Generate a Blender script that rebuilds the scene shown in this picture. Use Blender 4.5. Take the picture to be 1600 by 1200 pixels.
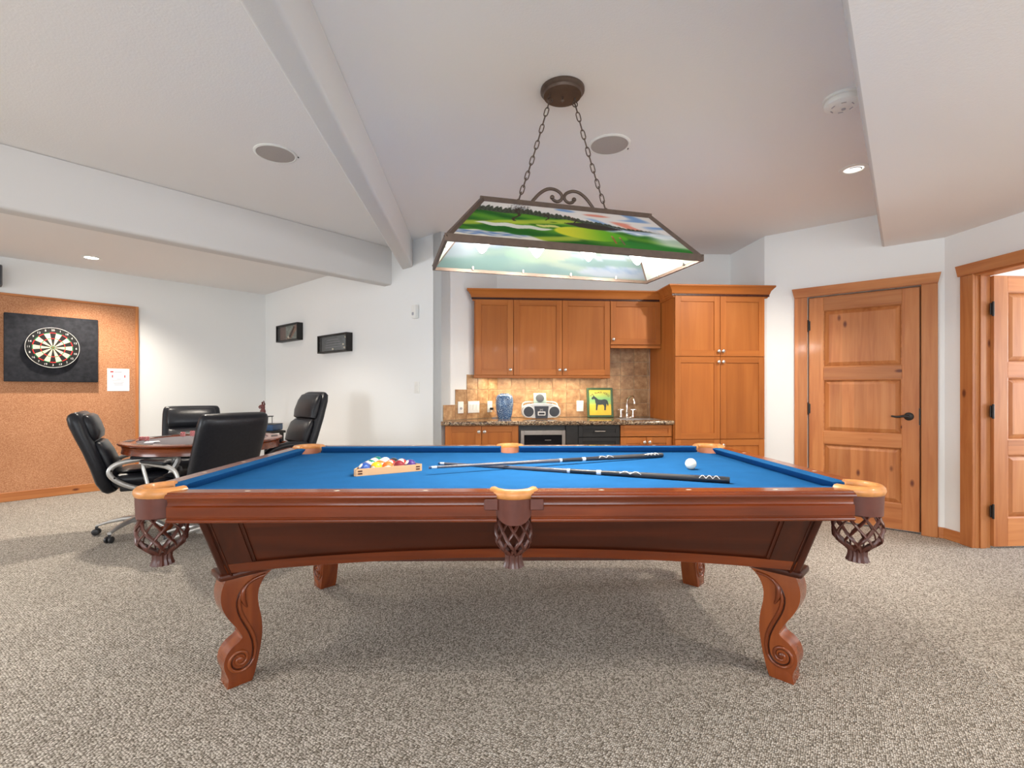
import bpy, bmesh, math, random
from mathutils import Vector, Matrix
random.seed(7)
for o in list(bpy.data.objects): bpy.data.objects.remove(o)
scene = bpy.context.scene
col = scene.collection
R = math.radians
Q2 = math.sqrt(.5)

# ------------------------------------------------------------------ camera, world, light, exposure
CAM_H = 1.20
YAW = 4.2                                  # the camera looks this many degrees to the right of the kitchen wall's normal
_c, _s = math.cos(R(YAW)), math.sin(R(YAW))
def W(X, Z, z=0.0):                        # metres right of / ahead of the camera -> room coordinates
    return Vector((_c*X+_s*Z, -_s*X+_c*Z, z))
cd = bpy.data.cameras.new('camera'); cam = bpy.data.objects.new('camera', cd); col.objects.link(cam)
cd.sensor_width = 36; cd.lens = 755/1600*36; cd.shift_y = 11/1600; cd.clip_start = .02
cam.location = (0, 0, CAM_H); cam.rotation_euler = (R(90), 0, R(-YAW))
scene.camera = cam
wd = bpy.data.worlds.new('world'); scene.world = wd; wd.use_nodes = True
wd.node_tree.nodes['Background'].inputs[0].default_value = (.80, .88, 1, 1)
wd.node_tree.nodes['Background'].inputs[1].default_value = 1.0
vs = scene.view_settings
vs.view_transform = 'Standard'; vs.look = 'None'; vs.gamma = 1; vs.use_curve_mapping = False
vs.exposure = 0.95
def area(name, loc, rot, sx, sy, power, color, spread=180, shape='RECTANGLE'):
    l = bpy.data.lights.new(name, 'AREA'); l.shape = shape; l.size = sx
    if shape in ('RECTANGLE', 'ELLIPSE'): l.size_y = sy
    l.energy = power; l.color = color; l.spread = R(spread)
    o = bpy.data.objects.new(name, l); o.location = loc; o.rotation_euler = rot; col.objects.link(o)
    return o
# daylight in the windows of the walls behind and beside the camera
area('window_daylight', (-.6, -3.62, 1.35), (R(90), 0, 0), 4.4, 2.0, 75, (.93, .97, 1))
area('window_daylight', (-7.62, 0.0, 1.45), (R(90), 0, R(-90)), 3.4, 1.8, 115, (.93, .97, 1))
area('window_daylight', (3.99, -1.62, 1.4), (R(90), 0, R(90)), 2.0, 1.6, 40, (.95, .97, 1))  # added fill from the right for the long beam's side
area('window_daylight', (7.42, 2.6, 1.4), (R(90), 0, R(90)), 2.0, 1.6, 95, (.97, .97, 1))

# ------------------------------------------------------------------ node helpers
class NT:
    def __init__(s, name):
        s.m = bpy.data.materials.new(name); s.m.use_nodes = True
        s.t = s.m.node_tree; s.b = s.t.nodes['Principled BSDF']; s.out = s.t.nodes['Material Output']
    def n(s, typ, **kw):
        nd = s.t.nodes.new(typ)
        for k, v in kw.items():
            if k.startswith('i_'):
                key = k[2:]
                key = int(key) if key.isdigit() else key.replace('_', ' ')
                nd.inputs[key].default_value = v
            else: setattr(nd, k, v)
        return nd
    def l(s, a, b): s.t.links.new(a, b)
    def coord(s, scale=(1, 1, 1), kind='Object', rnd=0.0, rot=(0, 0, 0)):
        tc = s.n('ShaderNodeTexCoord'); mp = s.n('ShaderNodeMapping')
        mp.inputs['Scale'].default_value = scale; mp.inputs['Rotation'].default_value = rot
        src = tc.outputs[kind]
        if rnd:
            oi = s.n('ShaderNodeObjectInfo'); mu = s.n('ShaderNodeMath', operation='MULTIPLY'); mu.inputs[1].default_value = rnd
            s.l(oi.outputs['Random'], mu.inputs[0])
            ad = s.n('ShaderNodeVectorMath', operation='ADD'); s.l(src, ad.inputs[0]); s.l(mu.outputs[0], ad.inputs[1]); src = ad.outputs[0]
        s.l(src, mp.inputs[0]); return mp.outputs[0]
    def ramp(s, fac, stops):
        r = s.n('ShaderNodeValToRGB'); e = r.color_ramp.elements
        while len(e) < len(stops): e.new(.5)
        for i, (p, c) in enumerate(stops):
            e[i].position = p; e[i].color = (*c, 1) if len(c) == 3 else c
        s.l(fac, r.inputs[0]); return r.outputs[0]
    def mix(s, fac, a, b, mode='MIX'):
        m = s.n('ShaderNodeMix', data_type='RGBA', blend_type=mode)
        for sock, v in ((m.inputs[0], fac), (m.inputs[6], a), (m.inputs[7], b)):
            if hasattr(v, 'links') or hasattr(v, 'is_linked'): s.l(v, sock)
            elif isinstance(v, (int, float)): sock.default_value = v
            else: sock.default_value = (*v, 1) if len(v) == 3 else v
        return m.outputs[2]
    def bump(s, h, strength=.2, dist=.002):
        b = s.n('ShaderNodeBump'); b.inputs['Strength'].default_value = strength; b.inputs['Distance'].default_value = dist
        s.l(h, b.inputs['Height']); s.l(b.outputs[0], s.b.inputs['Normal']); return b
    def col(s, v):
        if hasattr(v, 'is_linked'): s.l(v, s.b.inputs['Base Color'])
        else: s.b.inputs['Base Color'].default_value = (*v, 1)
    def set(s, rough=.5, metal=0, spec=.5, coat=0, coat_rough=.1):
        s.b.inputs['Roughness'].default_value = rough; s.b.inputs['Metallic'].default_value = metal
        s.b.inputs['Specular IOR Level'].default_value = spec; s.b.inputs['Coat Weight'].default_value = coat
        s.b.inputs['Coat Roughness'].default_value = coat_rough; return s.m
def srgb(r, g, b):
    f = lambda v: (v/255/12.92) if v/255 <= .04045 else ((v/255+.055)/1.055)**2.4
    return (f(r), f(g), f(b))
def plain(name, c, rough=.5, metal=0, spec=.5, coat=0, var=.06, scale=30, bump=0):
    t = NT(name); nz = t.n('ShaderNodeTexNoise'); nz.inputs['Scale'].default_value = scale; nz.inputs['Detail'].default_value = 4
    t.l(t.coord(), nz.inputs[0])
    t.col(t.ramp(nz.outputs[0], [(.3, tuple(v*(1-var) for v in c)), (.7, tuple(min(1, v*(1+var)) for v in c))]))
    if bump: t.bump(nz.outputs[0], bump, .002)
    return t.set(rough, metal, spec, coat)
def wood(name, stops, axis='z', grain=1.0, rough=.35, coat=.3, knots=None, spec=.4, boards=0):
    t = NT(name)
    sc = {'x': (1.6, 22, 22), 'y': (22, 1.6, 22), 'z': (22, 22, 1.6)}[axis]
    v = t.coord(tuple(k*grain for k in sc), rnd=13.0)
    n1 = t.n('ShaderNodeTexNoise'); n1.inputs['Scale'].default_value = 1.0; n1.inputs['Detail'].default_value = 5; n1.inputs['Distortion'].default_value = .6
    t.l(v, n1.inputs[0])
    n2 = t.n('ShaderNodeTexNoise'); n2.inputs['Scale'].default_value = 1.3; n2.inputs['Detail'].default_value = 2
    t.l(t.coord((1, 1, 1), rnd=5.0), n2.inputs[0])
    mx = t.n('ShaderNodeMath', operation='MULTIPLY_ADD'); mx.inputs[1].default_value = .35; t.l(n2.outputs[0], mx.inputs[0])
    ml = t.n('ShaderNodeMath', operation='MULTIPLY'); ml.inputs[1].default_value = .65; t.l(n1.outputs[0], ml.inputs[0]); t.l(ml.outputs[0], mx.inputs[2])
    c = t.ramp(mx.outputs[0], stops)
    if boards:
        bc = {'x': 'Z', 'y': 'Z', 'z': 'X'}[axis]; sx = t.n('ShaderNodeSeparateXYZ'); t.l(t.coord((1, 1, 1), rnd=3.0), sx.inputs[0])
        mm = t.n('ShaderNodeMath', operation='MULTIPLY'); mm.inputs[1].default_value = boards; t.l(sx.outputs[bc], mm.inputs[0])
        fl = t.n('ShaderNodeMath', operation='FLOOR'); t.l(mm.outputs[0], fl.inputs[0])
        wn = t.n('ShaderNodeTexWhiteNoise', noise_dimensions='1D'); t.l(fl.outputs[0], wn.inputs['W'])
        c = t.mix(1.0, c, t.ramp(wn.outputs[0], [(0, (.86, .82, .78)), (1, (1.10, 1.08, 1.06))]), 'MULTIPLY')
    if knots:
        vo = t.n('ShaderNodeTexVoronoi'); vo.inputs['Scale'].default_value = 1.0; vo.inputs['Randomness'].default_value = 1
        ks = {'x': (3.0, 6.5, 6.5), 'y': (6.5, 3.0, 6.5), 'z': (6.5, 6.5, 3.0)}[axis]
        t.l(t.coord(ks, rnd=9.0), vo.inputs[0])
        f = t.ramp(vo.outputs['Distance'], [(.05, (1, 1, 1)), (.085, (.55, .55, .55)), (.12, (0, 0, 0))])
        c = t.mix(f, c, knots)
    oi = t.n('ShaderNodeObjectInfo')
    hv = t.n('ShaderNodeHueSaturation'); mr = t.n('ShaderNodeMapRange'); mr.inputs['To Min'].default_value = .90; mr.inputs['To Max'].default_value = 1.10
    t.l(oi.outputs['Random'], mr.inputs[0]); t.l(mr.outputs[0], hv.inputs['Value']); t.l(c, hv.inputs['Color'])
    t.col(hv.outputs[0]); t.bump(n1.outputs[0], .06, .001)
    return t.set(rough, 0, spec, coat)

def emis(name, c, strength):
    t = NT(name); t.col(c); t.b.inputs['Emission Color'].default_value = (*c, 1); t.b.inputs['Emission Strength'].default_value = strength
    return t.set(.5)
def vcol(name, rough=.5, translucent=0.0):
    t = NT(name); a = t.n('ShaderNodeVertexColor', layer_name='paint')
    t.l(a.outputs[0], t.b.inputs['Base Color']); t.set(rough, 0, .4)
    if translucent:
        tr = t.n('ShaderNodeBsdfTranslucent'); t.l(a.outputs[0], tr.inputs[0])
        mx = t.n('ShaderNodeMixShader'); mx.inputs[0].default_value = translucent
        t.l(t.b.outputs[0], mx.inputs[1]); t.l(tr.outputs[0], mx.inputs[2]); t.l(mx.outputs[0], t.out.inputs[0])
    return t.m

M = {}
def wallmat(name, c, bs, sc):
    t = NT(name); n = t.n('ShaderNodeTexNoise'); n.inputs['Scale'].default_value = sc; n.inputs['Detail'].default_value = 3
    t.l(t.coord(), n.inputs[0]); t.col(c); t.bump(n.outputs[0], bs, .003); return t.set(.75, 0, .25)
M['wall'] = wallmat('wall_paint', (.86, .865, .855), .10, 160)
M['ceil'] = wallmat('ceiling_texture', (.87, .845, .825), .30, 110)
M['beam'] = wallmat('beam_paint', (.66, .64, .62), .14, 120)  # same paint as the ceiling, with shade put into its colour
def carpet():
    t = NT('loop_carpet')
    v = t.coord((1, 1, 1), rot=(0, 0, R(38)))
    w = t.n('ShaderNodeTexNoise'); w.inputs['Scale'].default_value = 60; w.inputs['Detail'].default_value = 2; t.l(v, w.inputs[0])
    dv = t.n('ShaderNodeVectorMath', operation='SCALE'); dv.inputs['Scale'].default_value = .005; t.l(w.outputs['Color'], dv.inputs[0])
    ad = t.n('ShaderNodeVectorMath', operation='ADD'); t.l(v, ad.inputs[0]); t.l(dv.outputs[0], ad.inputs[1])
    mp = t.n('ShaderNodeMapping'); mp.inputs['Scale'].default_value = (150, 112, 112); t.l(ad.outputs[0], mp.inputs[0])
    vo = t.n('ShaderNodeTexVoronoi'); vo.inputs['Scale'].default_value = 1; vo.inputs['Randomness'].default_value = .65; t.l(mp.outputs[0], vo.inputs[0])
    n = t.n('ShaderNodeTexNoise'); n.inputs['Scale'].default_value = 260; n.inputs['Detail'].default_value = 2; t.l(v, n.inputs[0])
    big = t.n('ShaderNodeTexNoise'); big.inputs['Scale'].default_value = 1.2; t.l(v, big.inputs[0])
    hcol = t.n('ShaderNodeSeparateColor'); t.l(vo.outputs['Color'], hcol.inputs[0])
    base = t.ramp(hcol.outputs[0], [(0, srgb(158, 150, 138)), (.5, srgb(203, 195, 184)), (1, srgb(234, 227, 217))])
    gaps = t.ramp(vo.outputs['Distance'], [(.28, (1, 1, 1)), (.75, (.30, .28, .26))])
    c1 = t.mix(1.0, base, gaps, 'MULTIPLY')
    f = t.ramp(n.outputs[0], [(.3, (.82, .82, .82)), (.7, (1.05, 1.05, 1.05))])
    c2 = t.mix(1.0, c1, f, 'MULTIPLY')
    f2 = t.ramp(big.outputs[0], [(.3, (.94, .94, .94)), (.7, (1.04, 1.04, 1.04))])
    t.col(t.mix(1.0, c2, f2, 'MULTIPLY'))
    inv = t.n('ShaderNodeMath', operation='SUBTRACT'); inv.inputs[0].default_value = 1; t.l(vo.outputs['Distance'], inv.inputs[1])
    t.bump(inv.outputs[0], .9, .007); return t.set(.95, 0, .1)
M['carpet'] = carpet()
pine = [(.32, srgb(172, 102, 54)), (.5, srgb(192, 124, 72)), (.68, srgb(204, 140, 86))]
for ax in 'xyz':
    M['pine_'+ax] = wood('knotty_pine_'+ax, pine, ax, 1.0, .42, .15, knots=srgb(104, 50, 28), boards=11)
cher = [(.3, srgb(156, 88, 36)), (.5, srgb(174, 102, 44)), (.7, srgb(186, 114, 54))]
for ax in 'xyz': M['cherry_'+ax] = wood('cherry_cabinet_'+ax, cher, ax, .6, .45, .03, spec=.28)
mah = [(.28, srgb(70, 26, 6)), (.5, srgb(108, 44, 10)), (.72, srgb(138, 64, 20))]
for ax in 'xyz': M['mahog_'+ax] = wood('polished_mahogany_'+ax, mah, ax, .7, .24, .35, spec=.4)
mahd = [(.28, srgb(46, 18, 8)), (.5, srgb(66, 27, 12)), (.72, srgb(84, 36, 17))]
for ax in 'xyz': M['mahogd_'+ax] = wood('dark_mahogany_'+ax, mahd, ax, .7, .36, .10, spec=.3)
M['legwood'] = wood('carved_leg_wood', [(.3, srgb(84, 34, 12)), (.5, srgb(120, 54, 20)), (.7, srgb(148, 76, 32))], 'z', .6, .25, .5)
M['maple'] = wood('light_maple', [(.3, srgb(206, 156, 108)), (.7, srgb(226, 182, 136))], 'x', 1, .4, .2)
def cloth(name, c):
    t = NT(name); n = t.n('ShaderNodeTexNoise'); n.inputs['Scale'].default_value = 420; n.inputs['Detail'].default_value = 3; t.l(t.coord(), n.inputs[0])
    n2 = t.n('ShaderNodeTexNoise'); n2.inputs['Scale'].default_value = 9; n2.inputs['Detail'].default_value = 4; t.l(t.coord(), n2.inputs[0])
    a = t.ramp(n.outputs[0], [(.3, tuple(v*.8 for v in c)), (.72, tuple(v*1.2 for v in c))])
    b = t.ramp(n2.outputs[0], [(.3, (.92, .92, .92)), (.7, (1.06, 1.06, 1.06))])
    t.col(t.mix(1.0, a, b, 'MULTIPLY')); t.bump(n.outputs[0], .15, .001); return t.set(.95, 0, .04)
M['blue_cloth'] = cloth('blue_billiard_cloth', srgb(32, 88, 140))
M['grey_cloth'] = cloth('grey_speed_cloth', srgb(112, 108, 112))
M['black_felt'] = cloth('black_felt', srgb(34, 36, 44))
M['tan_leather'] = plain('tan_leather', srgb(200, 136, 76), .38, 0, .5, .2, .18, 26, .15)
M['brown_leather'] = plain('brown_leather', srgb(92, 48, 38), .45, 0, .4, .1, .12, 30, .15)
M['net_leather'] = plain('net_leather', srgb(80, 40, 30), .38, 0, .5, .2, .15, 40)
M['pocket_in'] = plain('pocket_lining', srgb(176, 120, 94), .5)
M['black_leather'] = plain('black_leather', (.011, .012, .016), .33, 0, .32, 0, .2, 60, .25)
M['silver'] = plain('silver_painted_metal', srgb(186, 184, 180), .34, .55)
M['chrome'] = plain('chrome', (.82, .80, .78), .14, 1)
M['nickel'] = plain('brushed_nickel', srgb(214, 206, 198), .25, .9)
M['steel'] = plain('brushed_steel', srgb(170, 160, 152), .32, .9)
M['black_plastic'] = plain('black_plastic', (.018, .018, .02), .45)
M['bronze'] = plain('bronze_metal', srgb(92, 76, 66), .45, .35, var=.15)
M['dark_metal'] = plain('dark_metal', srgb(54, 50, 48), .4, .6)
M['black_wood'] = plain('black_stained_wood', (.014, .012, .011), .5, 0, .4, 0, .3, 14)
M['white_plastic'] = plain('white_plastic', srgb(236, 235, 230), .4, var=.02)
M['ivory'] = plain('ivory', srgb(238, 230, 208), .15, 0, .5, .5, .03)
M['pearl'] = plain('pearl_inlay', srgb(244, 234, 214), .25, 0, .5, .5, .03)
M['paper'] = plain('paper', srgb(236, 236, 242), .8, var=.02)
M['red_print'] = plain('red_print', srgb(196, 60, 58), .7)
M['grey_print'] = plain('grey_print', srgb(170, 168, 176), .7)
M['speaker_grey'] = plain('speaker_cloth', srgb(176, 168, 162), .8, var=.06, scale=300)
M['cloth_dark'] = plain('speaker_mesh', srgb(66, 70, 78), .7, var=.2, scale=400)
M['bulb'] = emis('lit_bulb', (1, .96, .9), 4)
M['downlens'] = emis('lit_lens', (1, .93, .82), 8)
M['dimlens'] = emis('dim_lens', (.95, .94, .9), .5)
M['strip'] = emis('lit_strip', (1, .9, .72), 3)
M['blue_case'] = plain('blue_plastic_case', srgb(40, 70, 108), .4)
M['red_chip'] = plain('red_chip', srgb(196, 40, 48), .4)
M['white_chip'] = plain('white_chip', srgb(240, 225, 225), .4)
M['statue'] = plain('bronze_statue', srgb(96, 50, 48), .4, .2, var=.3, scale=40)
def granite():
    t = NT('brown_granite'); vo = t.n('ShaderNodeTexVoronoi'); vo.inputs['Scale'].default_value = 95; t.l(t.coord(), vo.inputs[0])
    n = t.n('ShaderNodeTexNoise'); n.inputs['Scale'].default_value = 60; n.inputs['Detail'].default_value = 5; t.l(t.coord(), n.inputs[0])
    s = t.n('ShaderNodeSeparateColor'); t.l(vo.outputs['Color'], s.inputs[0])
    a = t.ramp(s.outputs[0], [(0, srgb(42, 34, 30)), (.3, srgb(112, 86, 66)), (.6, srgb(160, 132, 106)), (.85, srgb(196, 176, 146)), (1, srgb(120, 112, 104))])
    b = t.ramp(n.outputs[0], [(.35, (.55, .5, .46)), (.6, (1.1, 1.08, 1.02))])
    t.col(t.mix(1.0, a, b, 'MULTIPLY')); return t.set(.12, 0, .5, .3)
M['granite'] = granite()
def tile():
    t = NT('mottled_stone_tile'); n = t.n('ShaderNodeTexNoise'); n.inputs['Scale'].default_value = 16; n.inputs['Detail'].default_value = 6; n.inputs['Roughness'].default_value = .65
    t.l(t.coord(rnd=20), n.inputs[0])
    c = t.ramp(n.outputs[0], [(.3, srgb(140, 100, 68)), (.5, srgb(176, 136, 96)), (.7, srgb(202, 168, 128))])
    oi = t.n('ShaderNodeObjectInfo'); hv = t.n('ShaderNodeHueSaturation'); mr = t.n('ShaderNodeMapRange'); mr.inputs['To Min'].default_value = .82; mr.inputs['To Max'].default_value = 1.12
    t.l(oi.outputs['Random'], mr.inputs[0]); t.l(mr.outputs[0], hv.inputs['Value']); t.l(c, hv.inputs['Color']); t.col(hv.outputs[0])
    t.bump(n.outputs[0], .15, .002); return t.set(.4, 0, .4)
M['tile'] = tile()
M['grout'] = plain('sand_grout', srgb(196, 178, 150), .9)
def cork():
    t = NT('cork_board'); n = t.n('ShaderNodeTexNoise'); n.inputs['Scale'].default_value = 130; n.inputs['Detail'].default_value = 5; t.l(t.coord(), n.inputs[0])
    n2 = t.n('ShaderNodeTexNoise'); n2.inputs['Scale'].default_value = 2.2; n2.inputs['Detail'].default_value = 3; t.l(t.coord(), n2.inputs[0])
    a = t.ramp(n.outputs[0], [(.3, srgb(170, 114, 80)), (.5, srgb(192, 138, 102)), (.7, srgb(210, 160, 124))])
    b = t.ramp(n2.outputs[0], [(.3, (.92, .9, .88)), (.7, (1.05, 1.05, 1.05))])
    t.col(t.mix(1.0, a, b, 'MULTIPLY')); t.bump(n.outputs[0], .2, .002); return t.set(.9, 0, .15)
M['cork'] = cork()
def vase():
    t = NT('blue_glazed_lattice'); vo = t.n('ShaderNodeTexVoronoi', feature='DISTANCE_TO_EDGE'); vo.inputs['Scale'].default_value = 62; t.l(t.coord(), vo.inputs[0])
    n = t.n('ShaderNodeTexNoise'); n.inputs['Scale'].default_value = 12; t.l(t.coord(), n.inputs[0])
    f = t.ramp(vo.outputs['Distance'], [(.03, (.8, .8, .8)), (.085, (0, 0, 0))])
    blue = t.ramp(n.outputs[0], [(.35, srgb(14, 52, 100)), (.65, srgb(30, 84, 140))])
    t.col(t.mix(f, blue, srgb(176, 204, 224))); t.bump(vo.outputs['Distance'], .5, .004); return t.set(.2, 0, .5, .4)
M['vase'] = vase()
def thin_glass():
    t = NT('window_glass'); g = t.n('ShaderNodeBsdfGlossy'); g.inputs['Roughness'].default_value = .02
    tr = t.n('ShaderNodeBsdfTransparent'); mx = t.n('ShaderNodeMixShader'); mx.inputs[0].default_value = .06
    t.l(tr.outputs[0], mx.inputs[1]); t.l(g.outputs[0], mx.inputs[2]); t.l(mx.outputs[0], t.out.inputs[0]); return t.m
M['glass'] = thin_glass()
M['paint'] = vcol('printed_paint', .5)
M['art_glass'] = vcol('painted_lamp_glass', .22, .30)
M['end_glass'] = vcol('white_lamp_end_glass', .22, .7)
M['liner'] = vcol('lamp_glass_inner_face', .3, .25)

# ------------------------------------------------------------------ mesh helpers
class MB:
    def __init__(s): s.bm = bmesh.new()
    def verts(s, pts): return [s.bm.verts.new(p) for p in pts]
    def box(s, c, d, rz=0, bev=0, seg=2, rot=None):
        r = bmesh.ops.create_cube(s.bm, size=1)
        m = Matrix.Translation(c) @ (rot if rot is not None else Matrix.Rotation(rz, 4, 'Z')) @ Matrix.Diagonal((d[0], d[1], d[2], 1))
        bmesh.ops.transform(s.bm, matrix=m, verts=r['verts'])
        if bev:
            es = list({e for v in r['verts'] for e in v.link_edges})
            bmesh.ops.bevel(s.bm, geom=es, offset=bev, segments=seg, affect='EDGES', profile=.5)
        return s
    def span(s, x0, x1, y0, y1, z0, z1, bev=0, seg=2):
        return s.box(((x0+x1)/2, (y0+y1)/2, (z0+z1)/2), (abs(x1-x0), abs(y1-y0), abs(z1-z0)), 0, bev, seg)
    def prism(s, poly, z0, z1, mat=None):          # poly in xy, extruded in z; mat maps local to target
        m = mat or Matrix.Identity(4)
        a = s.verts([m @ Vector((p[0], p[1], z0)) for p in poly]); b = s.verts([m @ Vector((p[0], p[1], z1)) for p in poly])
        n = len(poly)
        s.bm.faces.new(list(reversed(a))); s.bm.faces.new(b)
        for i in range(n): s.bm.faces.new((a[i], a[(i+1) % n], b[(i+1) % n], b[i]))
        return s
    def loft(s, rings, closed=True, cap=True, loop=False):
        vr = [s.verts(r) for r in rings]; n = len(vr[0]); k = len(vr)
        for i in range(k if loop else k-1):
            a, b = vr[i], vr[(i+1) % k]
            for j in range(n if closed else n-1):
                s.bm.faces.new((a[j], a[(j+1) % n], b[(j+1) % n], b[j]))
        if cap and closed and not loop:
            s.bm.faces.new(list(reversed(vr[0]))); s.bm.faces.new(vr[-1])
        return s
    def lathe(s, prof, n=24, c=(0, 0, 0), mat=None, cap=True):
        m = mat or Matrix.Identity(4); c = Vector(c)
        return s.loft([[m @ (c+Vector((r*math.cos(2*math.pi*j/n), r*math.sin(2*math.pi*j/n), z))) for j in range(n)] for r, z in prof], cap=cap)
    def tube(s, pts, rad, n=8, closed=False, flat=1.0, side=None, cap=True):
        pts = [Vector(p) for p in pts]; k = len(pts); rings = []
        prev = None
        for i, p in enumerate(pts):
            if closed: t = (pts[(i+1) % k]-pts[i-1])
            else: t = pts[min(i+1, k-1)]-pts[max(i-1, 0)]
            t.normalize()
            if side is not None: u = Vector(side)
            elif prev is not None: u = prev
            else: u = Vector((0, 0, 1)) if abs(t.z) < .9 else Vector((1, 0, 0))
            u = (u-t*u.dot(t)).normalized(); prev = u; v = t.cross(u)
            r = rad[i] if isinstance(rad, (list, tuple)) else rad
            rings.append([p+u*(r*flat*math.cos(2*math.pi*j/n))+v*(r*math.sin(2*math.pi*j/n)) for j in range(n)])
        return s.loft(rings, cap=cap, loop=closed)
    def sphere(s, c, r, u=16, v=10, sc=(1, 1, 1)):
        x = bmesh.ops.create_uvsphere(s.bm, u_segments=u, v_segments=v, radius=r)
        bmesh.ops.transform(s.bm, matrix=Matrix.Translation(c) @ Matrix.Diagonal((*sc, 1)), verts=x['verts']); return s
    def strip(s, top, bot, th):                    # two polylines and a thickness vector
        th = Vector(th)
        rings = [[Vector(t), Vector(b), Vector(b)+th, Vector(t)+th] for t, b in zip(top, bot)]
        return s.loft(rings)
    def build(s, name, mat, parent=None, smooth=35, loc=None, rot=None):
        bmesh.ops.recalc_face_normals(s.bm, faces=s.bm.faces[:])
        me = bpy.data.meshes.new(name); s.bm.to_mesh(me); s.bm.free()
        return link(name, me, mat, parent, smooth, loc, rot)
def link(name, me, mat, parent=None, smooth=35, loc=None, rot=None):
    if mat is not None and not me.materials: me.materials.append(M[mat] if isinstance(mat, str) else mat)
    if smooth:
        for p in me.polygons: p.use_smooth = True
        me.set_sharp_from_angle(angle=R(smooth))
    o = bpy.data.objects.new(name, me); col.objects.link(o)
    if parent: o.parent = parent
    if loc is not None: o.location = loc
    if rot is not None: o.rotation_euler = rot
    return o
def tag(o, label=None, cat=None, group=None, kind=None):
    if label: o['label'] = label
    if cat: o['category'] = cat
    if group: o['group'] = group
    if kind: o['kind'] = kind
    return o
def thing(name, label, cat, loc=(0, 0, 0), rz=0, group=None, kind=None):
    o = bpy.data.objects.new(name, None); o.empty_display_size = .1; col.objects.link(o)
    o.location = loc; o.rotation_euler = (0, 0, rz); return tag(o, label, cat, group, kind)
def dup(o, parent=None):
    c = o.copy(); col.objects.link(c); c.parent = parent
    for ch in list(o.children): dup(ch, c)
    return c
def sring(c, u, v, a, b, n=20, p=3.2):
    c = Vector(c); u = Vector(u); v = Vector(v); out = []
    for j in range(n):
        t = 2*math.pi*j/n; ct, st = math.cos(t), math.sin(t)
        out.append(c+u*(a*math.copysign(abs(ct)**(2/p), ct))+v*(b*math.copysign(abs(st)**(2/p), st)))
    return out
def text_mesh(txt, size, depth=.0004, align='CENTER'):
    cu = bpy.data.curves.new('lettering', 'FONT'); cu.body = txt; cu.size = size; cu.extrude = depth; cu.align_x = align; cu.align_y = 'CENTER'; cu.resolution_u = 3
    o = bpy.data.objects.new('lettering', cu); col.objects.link(o)
    me = bpy.data.meshes.new_from_object(o.evaluated_get(bpy.context.evaluated_depsgraph_get())); bpy.data.objects.remove(o); bpy.data.curves.remove(cu)
    return me
def paint_grid(nu, nv, pos, colour):               # a flat print: a fine grid with its colours in the mesh
    vs_, fs, cs = [], [], []
    for j in range(nv+1):
        for i in range(nu+1):
            u, v = i/nu, j/nv; vs_.append(pos(u, v)); c = colour(u, v); cs.append((*srgb(*c), 1))
    for j in range(nv):
        for i in range(nu):
            a = j*(nu+1)+i; fs.append((a, a+1, a+nu+2, a+nu+1))
    me = bpy.data.meshes.new('print'); me.from_pydata(vs_, [], fs)
    at = me.color_attributes.new('paint', 'FLOAT_COLOR', 'POINT')
    for i, c in enumerate(cs): at.data[i].color = c
    return me
def smooth_path(pts, n=8, closed=False):           # Catmull-Rom
    P = [Vector(p) for p in pts]; out = []; k = len(P)
    for i in range(k if closed else k-1):
        a, b, c, d = (P[(i-1) % k], P[i], P[(i+1) % k], P[(i+2) % k]) if closed else (P[max(i-1, 0)], P[i], P[i+1], P[min(i+2, k-1)])
        for j in range(n):
            t = j/n; out.append(.5*((2*b)+(c-a)*t+(2*a-5*b+4*c-d)*t*t+(3*b-a-3*c+d)*t**3))
    if not closed: out.append(P[-1])
    return out

# ------------------------------------------------------------------ the setting
HC = 2.74; HA = 2.65; HS = 2.45
C1 = Vector((-.339, 4.698)); YB = 5.26
L45 = Vector((C1.x+(YB-C1.y), YB))
XR = 2.858; RC = Vector((XR, 7.47-XR)); QC = Vector((3.803, 3.667)); XD = 3.803
K = Vector((-3.173, 7.532))
XL, YBK = -7.5, -3.5
KL = Vector((XL, K.y-(K.x-XL)))
A_ = Vector((-Q2, Q2)); B_ = Vector((Q2, Q2))
room = [K, C1, L45, Vector((XR, YB)), RC, QC, Vector((XD, YBK)), Vector((XL, YBK)), KL]
def struct(o, label, cat=None): return tag(o, label, cat, kind='structure')
def wall(name, a, b, z0, z1, label, th=.12, mat='wall', parent=None):   # the room is to the right of a->b seen from above (clockwise outline)
    d = (b-a).normalized(); n = Vector((-d.y, d.x))
    m = MB(); m.prism([a, b, b+n*th, a+n*th], z0, z1); o = m.build(name, mat, parent, 0)
    if not parent: struct(o, label, 'wall')
    return o
ext = [(-7.8, -3.8), (8, -3.8), (8, 8), (-7.8, 8)]
struct(MB().prism(ext, -.1, 0).build('floor', 'carpet', None, 0), 'beige and grey loop pile carpet across the whole room', 'carpet')
struct(MB().prism([p for p in room], HC, HC+.1).build('ceiling', 'ceil', None, 0), 'high white textured ceiling over the pool table', 'ceiling')
# lower ceiling of the dart corner beyond the cross beam
n0 = Vector((-.908, 5.267)); f0 = n0+A_*.15
far = lambda t, p: p-B_*t
struct(MB().prism([f0-A_*.05, K, KL, far(6.6, f0-A_*.05)], HA, HC-.001).build('ceiling', 'ceil', None, 0), 'white textured ceiling of the dart corner behind the cross beam', 'ceiling')
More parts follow.
